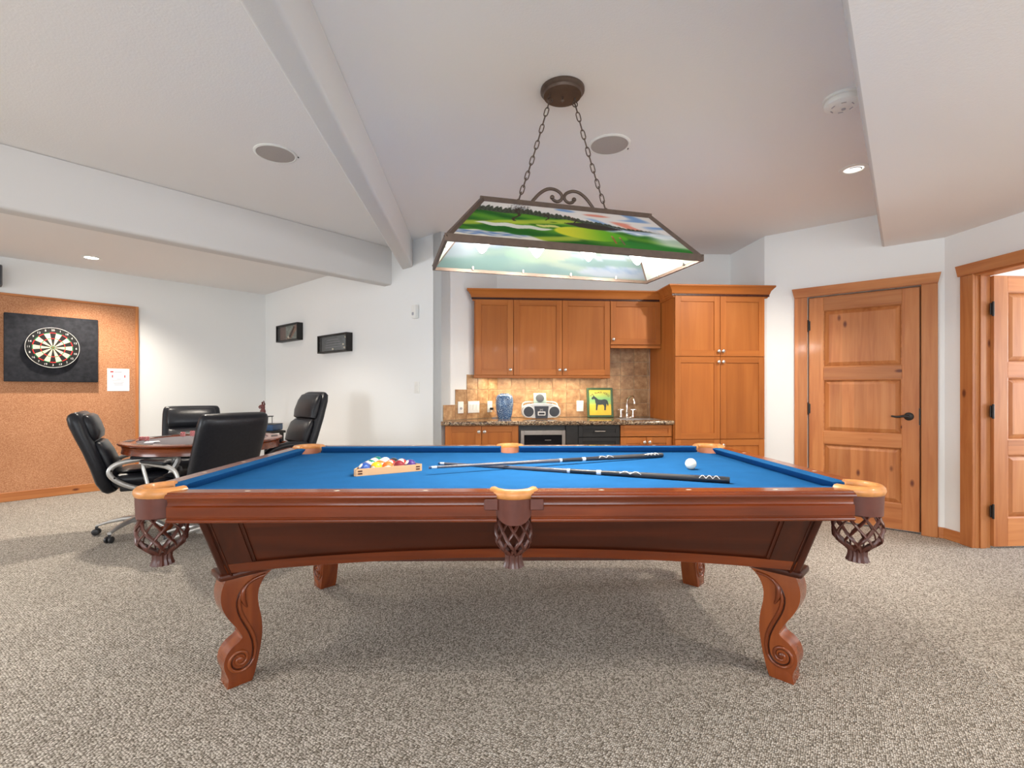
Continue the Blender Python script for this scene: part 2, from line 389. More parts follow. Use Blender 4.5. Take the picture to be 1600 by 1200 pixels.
# soffit over the right side
S0 = Vector((3.528, 3.942)); S1 = Vector((1.353, 1.640)); sd = (S1-S0).normalized()
m = MB(); m.prism([S0-sd*.15, QC+Vector((.02, .02)), Vector((XD+.02, YBK)), S1+sd*3.0+Vector((0, 0))], HS, HC-.001)
o = m.build('ceiling', 'ceil', None, 0); struct(o, 'lowered grey-white soffit ceiling above the two pine doors', 'ceiling')
m = MB()                                            # rounded plaster corner along the soffit edge
nrm = Vector((sd.y, -sd.x));
pts = [(*(S0-sd*.1), HS+.018), (*(S1+sd*3), HS+.018)]
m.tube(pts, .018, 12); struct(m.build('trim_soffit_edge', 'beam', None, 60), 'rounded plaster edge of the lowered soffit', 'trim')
# beams
def beam(name, a, b, w, z0, z1, label):
    d = (b-a).normalized(); n = Vector((-d.y, d.x)); m = MB()
    L = (b-a).length
    prof = []
    r = .022
    for k in range(5): t = math.pi/2*k/4; prof.append((-w/2+r-r*math.cos(t), z0+r-r*math.sin(t)))
    for k in range(5): t = math.pi/2*k/4; prof.append((w/2-r+r*math.sin(t), z0+r-r*math.cos(t)))
    prof += [(w/2, z1), (-w/2, z1)]
    m.loft([[Vector((*(p+n*q[0]), q[1])) for q in prof] for p in (a, b)])
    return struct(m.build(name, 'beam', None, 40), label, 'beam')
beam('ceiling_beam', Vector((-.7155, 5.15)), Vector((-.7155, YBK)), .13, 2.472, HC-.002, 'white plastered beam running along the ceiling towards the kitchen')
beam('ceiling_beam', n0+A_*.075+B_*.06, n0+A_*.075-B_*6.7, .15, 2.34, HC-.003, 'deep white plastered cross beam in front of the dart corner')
# walls
wall('wall_dart', KL, K, 0, HC, 'white wall of the dart corner with the cork panel')
wall('wall_pictures', K, C1, 0, HC, 'white angled wall with two shadow box pictures')
wb45 = wall('wall_splash', C1, L45, 0, HC, 'short angled white wall with stepped tiles beside the counter')
wbk = wall('wall_kitchen', L45, Vector((XR, YB)), 0, HC, 'white wall behind the kitchenette cabinets with tiled backsplash')
wall('wall_return', Vector((XR, YB)), RC, 0, HC, 'narrow bright return wall beside the tall pantry')
DA = Vector((Q2, -Q2)); dl = Vector((3.127, 4.343)); dw1 = .80       # the closed door in the angled wall
wdr = thing('wall_door', 'white angled wall around the closed pine door', 'wall', kind='structure')
wall('wall_piece', RC, dl-DA*.01, 0, HC, '', parent=wdr); wall('wall_piece', dl+DA*(dw1+.01), QC, 0, HC, '', parent=wdr)
wall('wall_piece', dl-DA*.01, dl+DA*(dw1+.01), 2.085, HC, '', parent=wdr)
# wall with the open doorway
DY0, DY1, DH = 3.440, 2.58, 2.10
dw = thing('wall_right', 'white wall around the open pine doorway', 'wall', kind='structure')
wall('wall_piece', QC+Vector((0, .12)), Vector((XD, DY0)), 0, HC, '', parent=dw)
wall('wall_piece', Vector((XD, DY0)), Vector((XD, DY1)), DH, HC, '', parent=dw)
# back wall with a wide window, left wall with a window
def window_wall(name, a, b, w0, w1, z0, z1, label, wname, wlabel, nm):
    r = thing(name, label, 'wall', kind='structure'); d = (b-a).normalized(); n = Vector((-d.y, d.x))
    p0, p1 = a+d*w0, a+d*w1
    wall('wall_piece', a, p0, 0, HC, '', parent=r); wall('wall_piece', p1, b, 0, HC, '', parent=r)
    wall('wall_piece', p0, p1, 0, z0, '', parent=r); wall('wall_piece', p0, p1, z1, HC, '', parent=r)
    w = thing(wname, wlabel, 'window', kind='structure')
    def bar(s0, s1, q0, q1, nmz):
        m = MB(); m.prism([a+d*s0+n*.02, a+d*s1+n*.02, a+d*s1+n*.07, a+d*s0+n*.07], q0, q1); m.build(nmz, 'white_plastic', w, 0)
    bar(w0, w1, z0, z0+.06, 'frame'); bar(w0, w1, z1-.06, z1, 'frame')
    for k in range(nm+1):
        s = w0+(w1-w0)*k/nm; s = min(max(s, w0+.03), w1-.03); bar(s-.03, s+.03, z0+.06, z1-.06, 'frame')
    m = MB(); m.prism([p0+n*.044, p1+n*.044, p1+n*.048, p0+n*.048], z0+.06, z1-.06); m.build('pane', 'glass', w, 0)
window_wall('wall_back', Vector((XD, YBK)), Vector((XL, YBK)), XD-1.6, XD+2.8, .35, 2.35, 'white wall behind the camera with wide window', 'window_1', 'wide white framed window behind the camera', 4)
window_wall('wall_left', Vector((XL, YBK)), KL, 1.8, 5.2, .55, 2.35, 'white wall far left with window', 'window_2', 'white framed window in the far left wall', 3)
window_wall('wall_right_near', Vector((XD, DY1)), Vector((XD, YBK)), 3.2, 5.2, .6, 2.2, 'white wall nearer than the open doorway with added window', 'window_4', 'added unseen window in the right wall beside the camera', 2)  # unseen window added to light the right face of the long beam
# the neighbouring room beyond the open door
XO = XD+.12
wall('wall_next_far', Vector((XO, 5.6)), Vector((7.5, 5.6)), 0, 2.5, 'white far wall of the neighbouring room')
nr = window_wall('wall_next_side', Vector((7.5, 5.6)), Vector((7.5, -.2)), 2.0, 4.0, .6, 2.2, 'white window wall of the neighbouring room', 'window_3', 'white framed window of the neighbouring room', 2)
wall('wall_next_near', Vector((7.5, -.2)), Vector((XO, -.2)), 0, 2.5, 'white near wall of the neighbouring room')
struct(MB().span(XO, 7.6, -.3, 5.7, 2.5, 2.6).build('ceiling', 'wall', None, 0), 'bright ceiling of the neighbouring room seen through doorway', 'ceiling')

# ------------------------------------------------------------------ pine doors, casings, baseboards
def frame_xf(p, d, z=0):                           # local x along d, local -y out of the wall into the room
    return Matrix.Translation((p.x, p.y, z)) @ Matrix.Rotation(math.atan2(d.y, d.x), 4, 'Z')
def wall_empty(name, label, cat, p, d, kind=None, group=None, z=0):
    return thing(name, label, cat, (p.x, p.y, z), math.atan2(d.y, d.x), group, kind)
def pine_door(root, w, hgt, t=.04):                # local x 0..w, front face at y=0 (towards -y), back at t
    st = .115; zs = [(.0, .215), (.70, .81), (1.29, 1.405), (hgt-.12, hgt)]
    for x0 in (0, w-st): MB().span(x0, x0+st, 0, t, 0, hgt, .002, 1).build('stile', 'pine_z', root, 30)
    for z0, z1 in zs: MB().span(st, w-st, 0.0005, t, z0, z1, .002, 1).build('rail', 'pine_x', root, 30)
    for i in range(3):
        z0, z1 = zs[i][1], zs[i+1][0]; m = MB(); x0, x1 = st, w-st
        b = .045
        m.loft([[Vector((x0, .022, z0)), Vector((x1, .022, z0)), Vector((x1, .022, z1)), Vector((x0, .022, z1))],
                [Vector((x0+.012, .022, z0+.012)), Vector((x1-.012, .022, z0+.012)), Vector((x1-.012, .022, z1-.012)), Vector((x0+.012, .022, z1-.012))],
                [Vector((x0+b, .005, z0+b)), Vector((x1-b, .005, z0+b)), Vector((x1-b, .005, z1-b)), Vector((x0+b, .005, z1-b))]], cap=False)
        vs_ = m.bm.verts; vs_.ensure_lookup_table(); m.bm.faces.new([vs_[k] for k in (8, 9, 10, 11)])
        m.span(x0, x1, .0225, t-.002, z0, z1)
        m.build('panel', 'pine_z', root, 20)
        mo = MB()                                   # sticking bead round the panel
        for a, b2 in (((x0, z0), (x1, z0)), ((x1, z0), (x1, z1)), ((x1, z1), (x0, z1)), ((x0, z1), (x0, z0))):
            mo.tube([(a[0], .012, a[1]), (b2[0], .012, b2[1])], .010, 8)
        mo.build('molding', 'pine_x', root, 50)
def hinge(root, x, z, mat, y=-.004):
    h = MB().span(x-.018, x+.018, y, y+.006, z-.045, z+.045, .002, 1).build('hinge', mat, root, 30)
    MB().lathe([(.008, -.055), (.008, .055)], 10, (x, y-.004, z)).build('hinge_pin', mat, h, 40)
def lever(root, x, z, dirx):
    h = MB().lathe([(.034, 0), (.034, .006), (.026, .012), (.012, .014), (.012, .05)], 24, (0, 0, 0), Matrix.Translation((x, 0, z)) @ Matrix.Rotation(R(90), 4, 'X')).build('handle', 'dark_metal', root, 40)
    pts = smooth_path([(x, -.05, z), (x+dirx*.03, -.055, z+.004), (x+dirx*.075, -.052, z-.004), (x+dirx*.115, -.05, z+.002)], 6)
    k = len(pts); MB().tube(pts, [.013-.006*i/k for i in range(k)], 10, False, 1).build('lever', 'dark_metal', h, 60)
d1 = wall_empty('door_1', 'closed knotty pine door with three raised panels and dark lever', 'door', dl+Vector((Q2, Q2))*.010, DA, 'structure')
pine_door(d1, dw1, 2.055); d1.location.z = .015
for z in (.26, 1.02, 1.80): hinge(d1, -.006, z, 'dark_metal')
lever(d1, dw1-.07, .97, -1)
MB().span(dw1-.004, dw1+.006, -.008, .012, .90, 1.04).build('strike_plate', 'dark_metal', d1, 0)
MB().span(-.01, dw1+.01, .055, .058, -.01, 2.08).build('door_back', 'pine_z', d1, 0)
def casing(root, x0, x1, ztop, cw=.105, legs=(1, 1), head=.085, left_ext=.03, right_ext=.03):
    th = .024
    if legs[0]: MB().span(x0-cw, x0, -th, -.001, 0, ztop, .003, 1).build('casing', 'pine_z', root, 30)
    if legs[1]: MB().span(x1, x1+cw, -th, -.001, 0, ztop, .003, 1).build('casing', 'pine_z', root, 30)
    a, b = x0-cw-left_ext, x1+cw+right_ext; m = MB()
    poly = [(a+.02, ztop), (b-.02, ztop), (b, ztop+head), (a, ztop+head)]
    m.prism(poly, 0, .032, Matrix(((1, 0, 0, 0), (0, 0, -1, -.001), (0, 1, 0, 0), (0, 0, 0, 1))))
    m.build('header', 'pine_x', root, 20)
t1 = wall_empty('trim_1', 'pine casing with flared header around the closed door', 'trim', dl, DA, 'structure')
casing(t1, -.01, dw1+.01, 2.085, left_ext=.02, right_ext=.02)
# open doorway: local x runs from the far jamb towards the camera (-y world)
DD = Vector((0, -1))
t2 = wall_empty('trim_2', 'pine casing and jamb of the open doorway at right edge', 'trim', Vector((XD, DY0)), DD, 'structure')
casing(t2, .018, DY0-DY1-.018, DH-.005, cw=.10)
for x0, x1 in ((0, .018), (DY0-DY1-.018, DY0-DY1)): MB().span(x0, x1, -.001, .121, 0, DH).build('jamb', 'pine_z', t2, 0)
MB().span(.018, DY0-DY1-.018, -.001, .121, DH-.018, DH).build('jamb', 'pine_x', t2, 0)
MB().span(.018, .03, .03, .075, 0, DH-.018, .002, 1).build('door_stop', 'pine_z', t2, 30)
d2 = thing('door_2', 'open knotty pine door swung into the neighbouring room', 'door', (XO+.004, 3.398, .015), 0, None, 'structure')
pine_door(d2, .80, 2.065)
for z in (.27, 1.03, 1.81): hinge(d2, -.014, z, 'dark_metal', -.002)
def base_run(name, a, b, label, hgt=.088, gap=(0, 0)):
    d = (b-a).normalized(); a = a+d*gap[0]; b = b-d*gap[1]
    r = wall_empty(name, label, 'baseboard', a, d, 'structure'); L = (b-a).length
    MB().span(0, L, -.018, -.001, .001, hgt, .003, 1).build('board', 'pine_x', r, 30)
base_run('baseboard_dart', KL, K, 'pine baseboard along the dart wall', .10)
base_run('baseboard_pictures', K, C1, 'pine baseboard below the shadow box pictures')
base_run('baseboard_door_left', RC, dl-DA*.116, 'pine baseboard left of the closed door')
base_run('baseboard_door_right', dl+DA*(dw1+.116), QC, 'short pine baseboard right of the closed door')
base_run('baseboard_right', QC, Vector((XD, DY0+.082)), 'short pine baseboard left of the open doorway')
base_run('baseboard_right_near', Vector((XD, DY1-.1)), Vector((XD, YBK)), 'pine baseboard nearer than the open doorway')
# ------------------------------------------------------------------ pool table
S = 1.02; RT = .835; BED = RT-.040
tc = W(-.004, 2.512)
TANG = R(.8-YAW)
table = thing('pool_table', 'nine foot mahogany pool table with blue cloth and carved scroll legs', 'pool table', (tc.x, tc.y, 0), TANG)
HX, HY = 1.27*S, .635*S                            # cushion nose lines
def tl(x, y, z): return Vector((x, y, z))
# slate bed with pocket cut-outs
def arc(cx, cy, r, a0, a1, n=8): return [(cx+r*math.cos(R(a0+(a1-a0)*k/n)), cy+r*math.sin(R(a0+(a1-a0)*k/n))) for k in range(n+1)]
ox, oy = HX+.04, HY+.04; pcx, pcy, pr = HX+.018, HY+.018, .064; psy = HY+.045
poly = []
poly += arc(pcx, -pcy, pr, 225-75, 45+60)[0:0]
def corner(sx, sy):
    a = math.degrees(math.atan2(-sy, -sx)); return arc(sx*pcx, sy*pcy, pr, a-85, a+85)
def side(sy):
    a = -90*sy; return arc(0, sy*psy, .060, a-80, a+80)
ring = []
for seg, rev in ((corner(-1, -1), 1), (side(-1), 1), (corner(1, -1), 1), (corner(1, 1), 1), (side(1), 1), (corner(-1, 1), 1)):
    ring += list(reversed(seg)) if rev else seg
MB().prism(ring, BED-.03, BED).build('playing_surface', 'blue_cloth', table, 30)
# rails and cushions: outward offset o from the nose line (0..128 mm)
prof_w = [(.050, .835), (.110, .835), (.1135, .8325), (.1140, .8305), (.121, .8295), (.127, .824), (.128, .819), (.126, .8145), (.117, .8125), (.112, .806), (.110, .797), (.112, .788), (.116, .785), (.118, .783), (.118, .747), (.1155, .744), (.1155, .741), (.121, .738), (.1225, .733), (.121, .728), (.05, .728)]
prof_c = [(.0, .831), (.052, .8349), (.052, .795), (.034, .795), (.004, .824)]
def place(o, u, z, sidev):                         # side: 'n','f','l','r'; u along the rail
    if sidev == 'n': return Vector((u, -(HY+o), z))
    if sidev == 'f': return Vector((u, HY+o, z))
    if sidev == 'l': return Vector((-(HX+o), u, z))
    return Vector((HX+o, u, z))
def rail(sidev, u0, u1, sights, e0=(0, 0), e1=(0, 0), ax='x'):
    m = MB(); prof = [(o*S, z) for o, z in prof_w]
    m.loft([[place(o, u0+e0[0], z, sidev) for o, z in prof], [place(o, u1+e1[0], z, sidev) for o, z in prof]])
    r = m.build('rail', 'mahog_'+ax, table, 28)
    for u in sights:
        d = MB(); h = .011; w = .0055
        a = [place(.084*S+p[1], u+p[0], 0, sidev) for p in ((-w, 0), (0, -h), (w, 0), (0, h))] if ax == 'y' else [place(.084*S+p[1], u+p[0], 0, sidev) for p in ((-h, 0), (0, -w), (h, 0), (0, w))]
        d.prism([(p.x, p.y) for p in a], .834, .8356); d.build('sight', 'pearl', r, 0)
def cushion(sidev, u0, u1, m0, m1):
    m = MB(); f = lambda o: o/.052
    m.loft([[place(o*S, u0-m0*f(o), z, sidev) for o, z in prof_c], [place(o*S, u1+m1*f(o), z, sidev) for o, z in prof_c]])
    m.build('cushion', 'blue_cloth', table, 30)
cp = .083; sp = .066; dS = .3175*S
for sv in 'nf':
    for sg in (-1, 1):
        us = sorted((sg*(sp-.004), sg*(HX-.052)))
        rail(sv, us[0], us[1], [sg*dS*k for k in (1, 2, 3)])
        uc = sorted((sg*sp, sg*(HX-cp)))
        cushion(sv, uc[0], uc[1], .008 if sg > 0 else .04, .04 if sg > 0 else .008)
for sv in 'lr':
    rail(sv, -(HY-.052), HY-.052, [dS*k for k in (-1, 0, 1)], ax='y')
    cushion(sv, -(HY-cp), HY-cp, .04, .04)
# pockets
def pocket(x, y, adir, half, r, cornerp):
    p = thing('pocket', None, None, (x, y, 0), adir); p.parent = table     # local +x points outwards from the table
    n = 22; angs = [R(-half+2*half*k/n) for k in range(n+1)]
    iron = MB()                                     # stitched leather-covered pocket iron
    ri = r
    rings = []
    cs = [(0, .835), (.004, .843), (.014, .847), (.026, .845), (.034, .836), (.036, .824), (.031, .812), (.022, .807), (.006, .808), (.0, .818)]
    for a in angs:
        rings.append([Vector(((ri+q)*math.cos(a), (ri+q)*math.sin(a), z)) for q, z in cs])
    iron.loft(rings); iron.build('pocket_iron', 'tan_leather', p, 40)
    ln = MB(); rings = []
    for a in angs: rings.append([Vector((q*math.cos(a), q*math.sin(a), z)) for q, z in ((ri+.001, .820), (ri-.003, .74), (ri+.002, .74), (ri+.006, .820))])
    ln.loft(rings); ln.build('pocket_lining', 'pocket_in', p, 40)
    sh = MB(); rings = []                           # leather shield hanging below the iron
    hs = half*.93 if cornerp else 62
    for k in range(n+1):
        u = -1+2*k/n; a = R(hs*u)
        if cornerp: drop = .733+.012*abs(u)+(.022 if abs(u) > .93 else 0); rr = ri+.030
        else:
            w = abs(u); drop = .720+.075*w**2.6; rr = ri+.034
        rings.append([Vector((rr*math.cos(a), rr*math.sin(a), .812)), Vector(((rr-.003)*math.cos(a), (rr-.003)*math.sin(a), drop)), Vector(((rr-.008)*math.cos(a), (rr-.008)*math.sin(a), drop)), Vector(((rr-.006)*math.cos(a), (rr-.006)*math.sin(a), .812))])
    sh.loft(rings); sob = sh.build('shield', 'brown_leather', p, 45)
    if not cornerp:
        for sg in (-1, 1): MB().box((HY*0+.072, sg*(ri+.024), .792), (.008, .050, .040), 0, .003, 1).build('shoulder_flap', 'brown_leather', sob, 30)
    net = MB()                                      # woven leather basket
    zt, zb = .738, .590; cxo = .012 if cornerp else .006; rm = (.073 if cornerp else .060)
    prof = lambda t: rm*(.93+.16*math.sin(math.pi*min(1, t*1.15))) if t < .68 else rm*(.93+.16*math.sin(math.pi*min(1, t*1.15)))*(1-.62*((t-.68)/.32)**1.4)
    ns = 9
    for fam in (-1, 1):
        for k in range(ns):
            pts = []
            for q in range(13):
                t = q/12; a = 2*math.pi*k/ns+fam*t*1.55+.2*fam
                rr = prof(t)+(.0025 if (q//3+k) % 2 else -.001)*fam
                pts.append((cxo+rr*math.cos(a), rr*math.sin(a), zt+(zb-zt)*t))
            net.tube(pts, .0062, 6, flat=.55)
    rim = [(cxo+(rm*.95)*math.cos(2*math.pi*k/24), (rm*.95)*math.sin(2*math.pi*k/24), zt) for k in range(24)]
    net.tube(rim, .006, 6, True)
    net.build('net', 'net_leather', p, 60)
    tas = MB(); rings = []
    for t, rr in ((0, .030), (.25, .031), (.5, .030), (.8, .034), (1, .038)):
        rings.append([Vector((cxo+rr*(1+.07*math.cos(j*math.pi))*math.cos(2*math.pi*j/28), rr*(1+.07*math.cos(j*math.pi))*math.sin(2*math.pi*j/28), .600-.050*t)) for j in range(28)])
    tas.loft(rings); tas.build('tassel', 'net_leather', p, 30)
for sx in (-1, 1):
    for sy in (-1, 1): pocket(sx*(HX+.018), sy*(HY+.018), math.atan2(sy, sx), 122, .066, True)
for sy in (-1, 1): pocket(0, sy*(HY+.058), R(90*sy), 80, .058, False)
# cabinet body under the rails
bt, bb = (1.185, .675), (1.158, .562); zt, zb0, zb1 = .729, .468, .540
def bz(u): return zb0+(zb1-zb0)*(1-u*u) if abs(u) < 1 else zb0
def sl(z): return (zt-z)/(zt-zb0)
def fpt(u, z, sy, off=0):                           # point on the sloped long side, u -1..1
    k = sl(z); x = (bt[0]+(bb[0]-bt[0])*k)*u; y = bt[1]+(bb[1]-bt[1])*k
    return Vector((x, sy*(y+off), z+off*.35))
def ept(u, z, sx, off=0):
    k = sl(z); y = (bt[1]+(bb[1]-bt[1])*k)*u; x = bt[0]+(bb[0]-bt[0])*k
    return Vector((sx*(x+off), y, z+off*.35))
N = 24
for fn, sgns, ax, zz in ((fpt, (-1, 1), 'x', bz), (ept, (-1, 1), 'y', lambda u: zb0+.02*(1-u*u))):
    sw = .115 if fn is fpt else .16
    for sg in sgns:
        side_ = None
        us = [-1+2*k/N for k in range(N+1)]
        def plate(ulist, ztop, zbot, o0, o1):
            m = MB(); m.loft([[fn(u, ztop(u), sg, o0), fn(u, zbot(u), sg, o0), fn(u, zbot(u), sg, o1), fn(u, ztop(u), sg, o1)] for u in ulist]); return m
        plate(us, lambda u: zt, lambda u: zz(u)+.004, -.035, -.008).build('side_panel', 'mahogd_'+ax, table, 30)
        plate(us, lambda u: zz(u)+.040, zz, -.03, .004).build('bottom_rail', 'mahog_'+ax, table, 30)
        plate(us, lambda u: zz(u)+.045, lambda u: zz(u)+.039, -.02, -.001).build('molding', 'mahogd_'+ax, table, 30)
        plate(us, lambda u: zt, lambda u: zt-.028, -.03, .003).build('top_rail', 'mahogd_'+ax, table, 30)
        for s2 in (-1, 1):
            plate([s2*1.0, s2*(1-sw)], lambda u: zt-.028, lambda u: zz(u)+.040, -.03, .003).build('stile', 'mahogd_z', table, 30)
            plate([s2*(1-sw), s2*(1-sw-.012)], lambda u: zt-.028, lambda u: zz(u)+.040, -.02, -.002).build('molding', 'mahogd_z', table, 30)
        # corner post cap
for sx in (-1, 1):
    for sy in (-1, 1):
        MB().tube([(sx*(bt[0]-.004), sy*(bt[1]-.004), zt), (sx*(bb[0]-.004), sy*(bb[1]-.004), zb0)], .016, 10).build('corner_bead', 'mahogd_z', table, 60)
# ram's horn legs set diagonally
outl = [(.070, .440), (.082, .405), (.086, .370), (.080, .330), (.060, .285), (.034, .245), (.014, .210), (.006, .190), (.022, .176), (.045, .162), (.064, .140), (.074, .110), (.072, .078), (.060, .050), (.058, .030), (.062, .0),
        (-.030, .0), (-.040, .030), (-.052, .080), (-.062, .130), (-.069, .190), (-.066, .250), (-.056, .300), (-.052, .345), (-.060, .385), (-.085, .425), (-.110, .440)]
op = [(p.x, p.y) for p in smooth_path([(a, b, 0) for a, b in outl[:15]], 3)]+[(p.x, p.y) for p in smooth_path([(a, b, 0) for a, b in outl[15:17]], 1)]+[(p.x, p.y) for p in smooth_path([(a, b, 0) for a, b in outl[17:]], 3)]
spath = [(-.080, .425), (-.035, .418), (.000, .392), (.018, .350), (.014, .305), (-.002, .262), (-.022, .220), (-.038, .175), (-.043, .130), (-.036, .090)]
cxs, czs = .016, .104
for k in range(30):
    t = k/29; a = R(195+560*t); rr = .053*(1-t)+.010*t; spath.append((cxs+rr*math.cos(a), czs+rr*math.sin(a)))
def leg(sx, sy):
    x, y = sx*1.135, sy*.480
    p = thing('leg', None, None, (x, y, 0), math.atan2(sy, sx)); p.parent = table
    th = .095; m = MB()
    T = Matrix(((1, 0, 0, 0), (0, 0, 1, 0), (0, 1, 0, 0), (0, 0, 0, 1)))
    m.prism(op, -th/2, th/2, T)
    es = [e for e in m.bm.edges if abs(e.verts[0].co.y-e.verts[1].co.y) < 1e-5]
    bmesh.ops.bevel(m.bm, geom=es, offset=.019, segments=4, affect='EDGES', profile=.5, clamp_overlap=True)
    body = m.build('leg_post', 'legwood', p, 40)
    for sg in (-1, 1):
        pp = smooth_path([(a, sg*(th/2-.001), b) for a, b in spath], 2)
        MB().tube(pp, .0075, 8, side=(0, 1, 0)).build('scroll', 'legwood', p, 60)
        pg = smooth_path([(a+.011 if i < 10 else cxs+(a-cxs)*.80, sg*(th/2-.0012), b-.004 if i < 10 else czs+(b-czs)*.80) for i, (a, b) in enumerate(spath)], 2)
        MB().tube(pg, .0035, 6, side=(0, 1, 0)).build('groove', 'mahogd_z', p, 60)
        MB().sphere((cxs, sg*th/2, czs), .014, 12, 8, (1, .5, 1)).build('boss', 'legwood', p, 60)
        lf = smooth_path([(-.02, sg*th/2, .415), (.004, sg*(th/2+.002), .385), (.004, sg*(th/2+.002), .345), (-.010, sg*th/2, .31)], 5)
        MB().tube(lf, [.003+.008*math.sin(math.pi*i/(len(lf)-1)) for i in range(len(lf))], 8, side=(0, 1, 0)).build('leaf', 'legwood', p, 60)
    MB().box((-.012, 0, .456), (.215, .125, .030), 0, .012, 3).build('leg_pad', 'mahogd_x', p, 40)
for sx in (-1, 1):
    for sy in (-1, 1): leg(sx, sy)
MB().span(-1.10, 1.10, -.52, .52, .50, .53).build('underframe', 'mahogd_x', table, 0)

# ------------------------------------------------------------------ balls, rack, cues
BR = .0286
def ball_mat(name, c, stripe):
    t = NT(name); tcx = t.n('ShaderNodeTexCoord'); sp_ = t.n('ShaderNodeSeparateXYZ'); t.l(tcx.outputs['Object'], sp_.inputs[0])
    def band(sock, lo, hi, ab):
        src = sock
        if ab: a = t.n('ShaderNodeMath', operation='ABSOLUTE'); t.l(sock, a.inputs[0]); src = a.outputs[0]
        g = t.n('ShaderNodeMath', operation='GREATER_THAN'); g.inputs[1].default_value = lo; t.l(src, g.inputs[0]); return g.outputs[0]
    white = srgb(240, 232, 214)
    cc = (*c, 1)
    if stripe: base = t.mix(band(sp_.outputs['Z'], BR*.52, 0, True), c, white)
    else: base = t.mix(0.0, c, c)
    t.col(t.mix(band(sp_.outputs['X'], BR*.90, 0, True), base, white)); return t.set(.08, 0, .5, .6)
cols = {'yellow': srgb(240, 178, 20), 'blue': srgb(20, 70, 150), 'red': srgb(196, 36, 34), 'purple': srgb(64, 36, 110), 'orange': srgb(236, 104, 40), 'green': srgb(16, 110, 100), 'maroon': srgb(120, 24, 38), 'black': (.012, .012, .014)}
bsp = MB().sphere((0, 0, 0), BR, 24, 16); bmesh.ops.recalc_face_normals(bsp.bm, faces=bsp.bm.faces[:])
bme = bpy.data.meshes.new('pool_ball'); bsp.bm.to_mesh(bme); bsp.bm.free()
for p in bme.polygons: p.use_smooth = True
# rack: long front bar from (-.757,2.305) to (-.479,2.475) ahead of the camera
r0, r1 = W(-.742, 2.285), W(-.455, 2.452)
rd = (r1-r0).normalized(); rn = Vector((-rd.y, rd.x, 0)); RL = (r1-r0).length
rmid = (r0+r1)/2; rang = math.atan2(rd.y, rd.x)
rows = [['blue', 'yellow', 'S orange', 'maroon', 'purple'], ['S blue', 'orange', 'red', 'S red'], ['S green', 'S maroon', 'black'], ['S yellow', 'S purple'], ['green']]
pitch = BR*2*1.004
nm_used = {}
for i, row in enumerate(rows):
    for j, c in enumerate(row):
        st_ = c.startswith('S '); cn = c.replace('S ', '')
        pos = rmid+rn*(BR+.0085+i*pitch*.866)+rd*((j-(len(row)-1)/2)*pitch)
        me = bme.copy(); me.materials.clear(); me.materials.append(ball_mat('ball_'+c.replace(' ', '_'), cols[cn], st_))
        o = bpy.data.objects.new('pool_ball', me); col.objects.link(o); o.location = (pos.x, pos.y, BED+BR)
        o.rotation_euler = (random.uniform(-1, 1), random.uniform(-1, 1), random.uniform(0, 6))
        if c == 'yellow': o.rotation_euler = (0, 0, 1.2)
        tag(o, ('cream pool ball with '+cn+' stripe inside the wooden rack') if st_ else ('solid '+cn+' pool ball inside the wooden rack'), 'ball', 'racked pool balls')
rk = thing('ball_rack', 'light maple triangle rack holding the coloured pool balls', 'rack', (rmid.x, rmid.y, BED+.0005), rang)
hw = BR*5*1.004+.033; ht = hw*2*.866
vt = [Vector((-hw, 0)), Vector((hw, 0)), Vector((0, ht))]; cen = Vector((0, ht/3))
inn = [cen+(v-cen)*(1-.045/1.0*2.05/1.55) for v in vt]
for i in range(3):
    a, b = vt[i], vt[(i+1) % 3]; ai, bi = inn[i], inn[(i+1) % 3]
    m = MB(); cut = .10; a2, b2 = a+(b-a)*.045, b+(a-b)*.045
    ai2, bi2 = ai+(bi-ai)*.02, bi+(ai-bi)*.02
    m.prism([a2, b2, bi2, ai2], 0, .034); m.build('rack_bar', 'maple', rk, 30)
    m = MB(); c0 = vt[(i-1) % 3]; p0 = a+(c0-a)*.045
    m.prism([a2, ai2, ai+(inn[(i-1) % 3]-ai)*.02, p0], 0, .034); cb = m.build('corner_block', 'maple', rk, 30)
    for z in (.011, .023):
        e = (b-a).normalized(); q = a2+e*.008; nrm_ = Vector((e.y, -e.x))
        mm = MB(); mm.prism([q+nrm_*.0006, q+e*.020+nrm_*.0006, q+e*.020-nrm_*.002, q-nrm_*.002], z-.003, z+.003); mm.build('spline', 'mahogd_x', cb, 0)
        q = b2-e*.028
        mm = MB(); mm.prism([q+nrm_*.0006, q+e*.020+nrm_*.0006, q+e*.020-nrm_*.002, q-nrm_*.002], z-.003, z+.003); mm.build('spline', 'mahogd_x', cb, 0)
cbp = W(.925, 2.50)
o = MB().sphere((0, 0, 0), BR, 28, 18).build('cue_ball', 'ivory', None, 60, (cbp.x, cbp.y, BED+BR)); tag(o, 'plain ivory white cue ball near the cue butts', 'ball')
M['cue_shaft'] = plain('grey_cue_shaft', srgb(88, 86, 92), .25, 0, .5, .4)
M['cue_black'] = plain('black_cue_butt', (.02, .02, .024), .3, 0, .5, .4)
M['cue_wrap'] = plain('dark_cue_wrap', (.035, .034, .036), .7)
M['cue_white'] = plain('cue_ferrule', srgb(214, 216, 218), .3, 0, .5, .3)
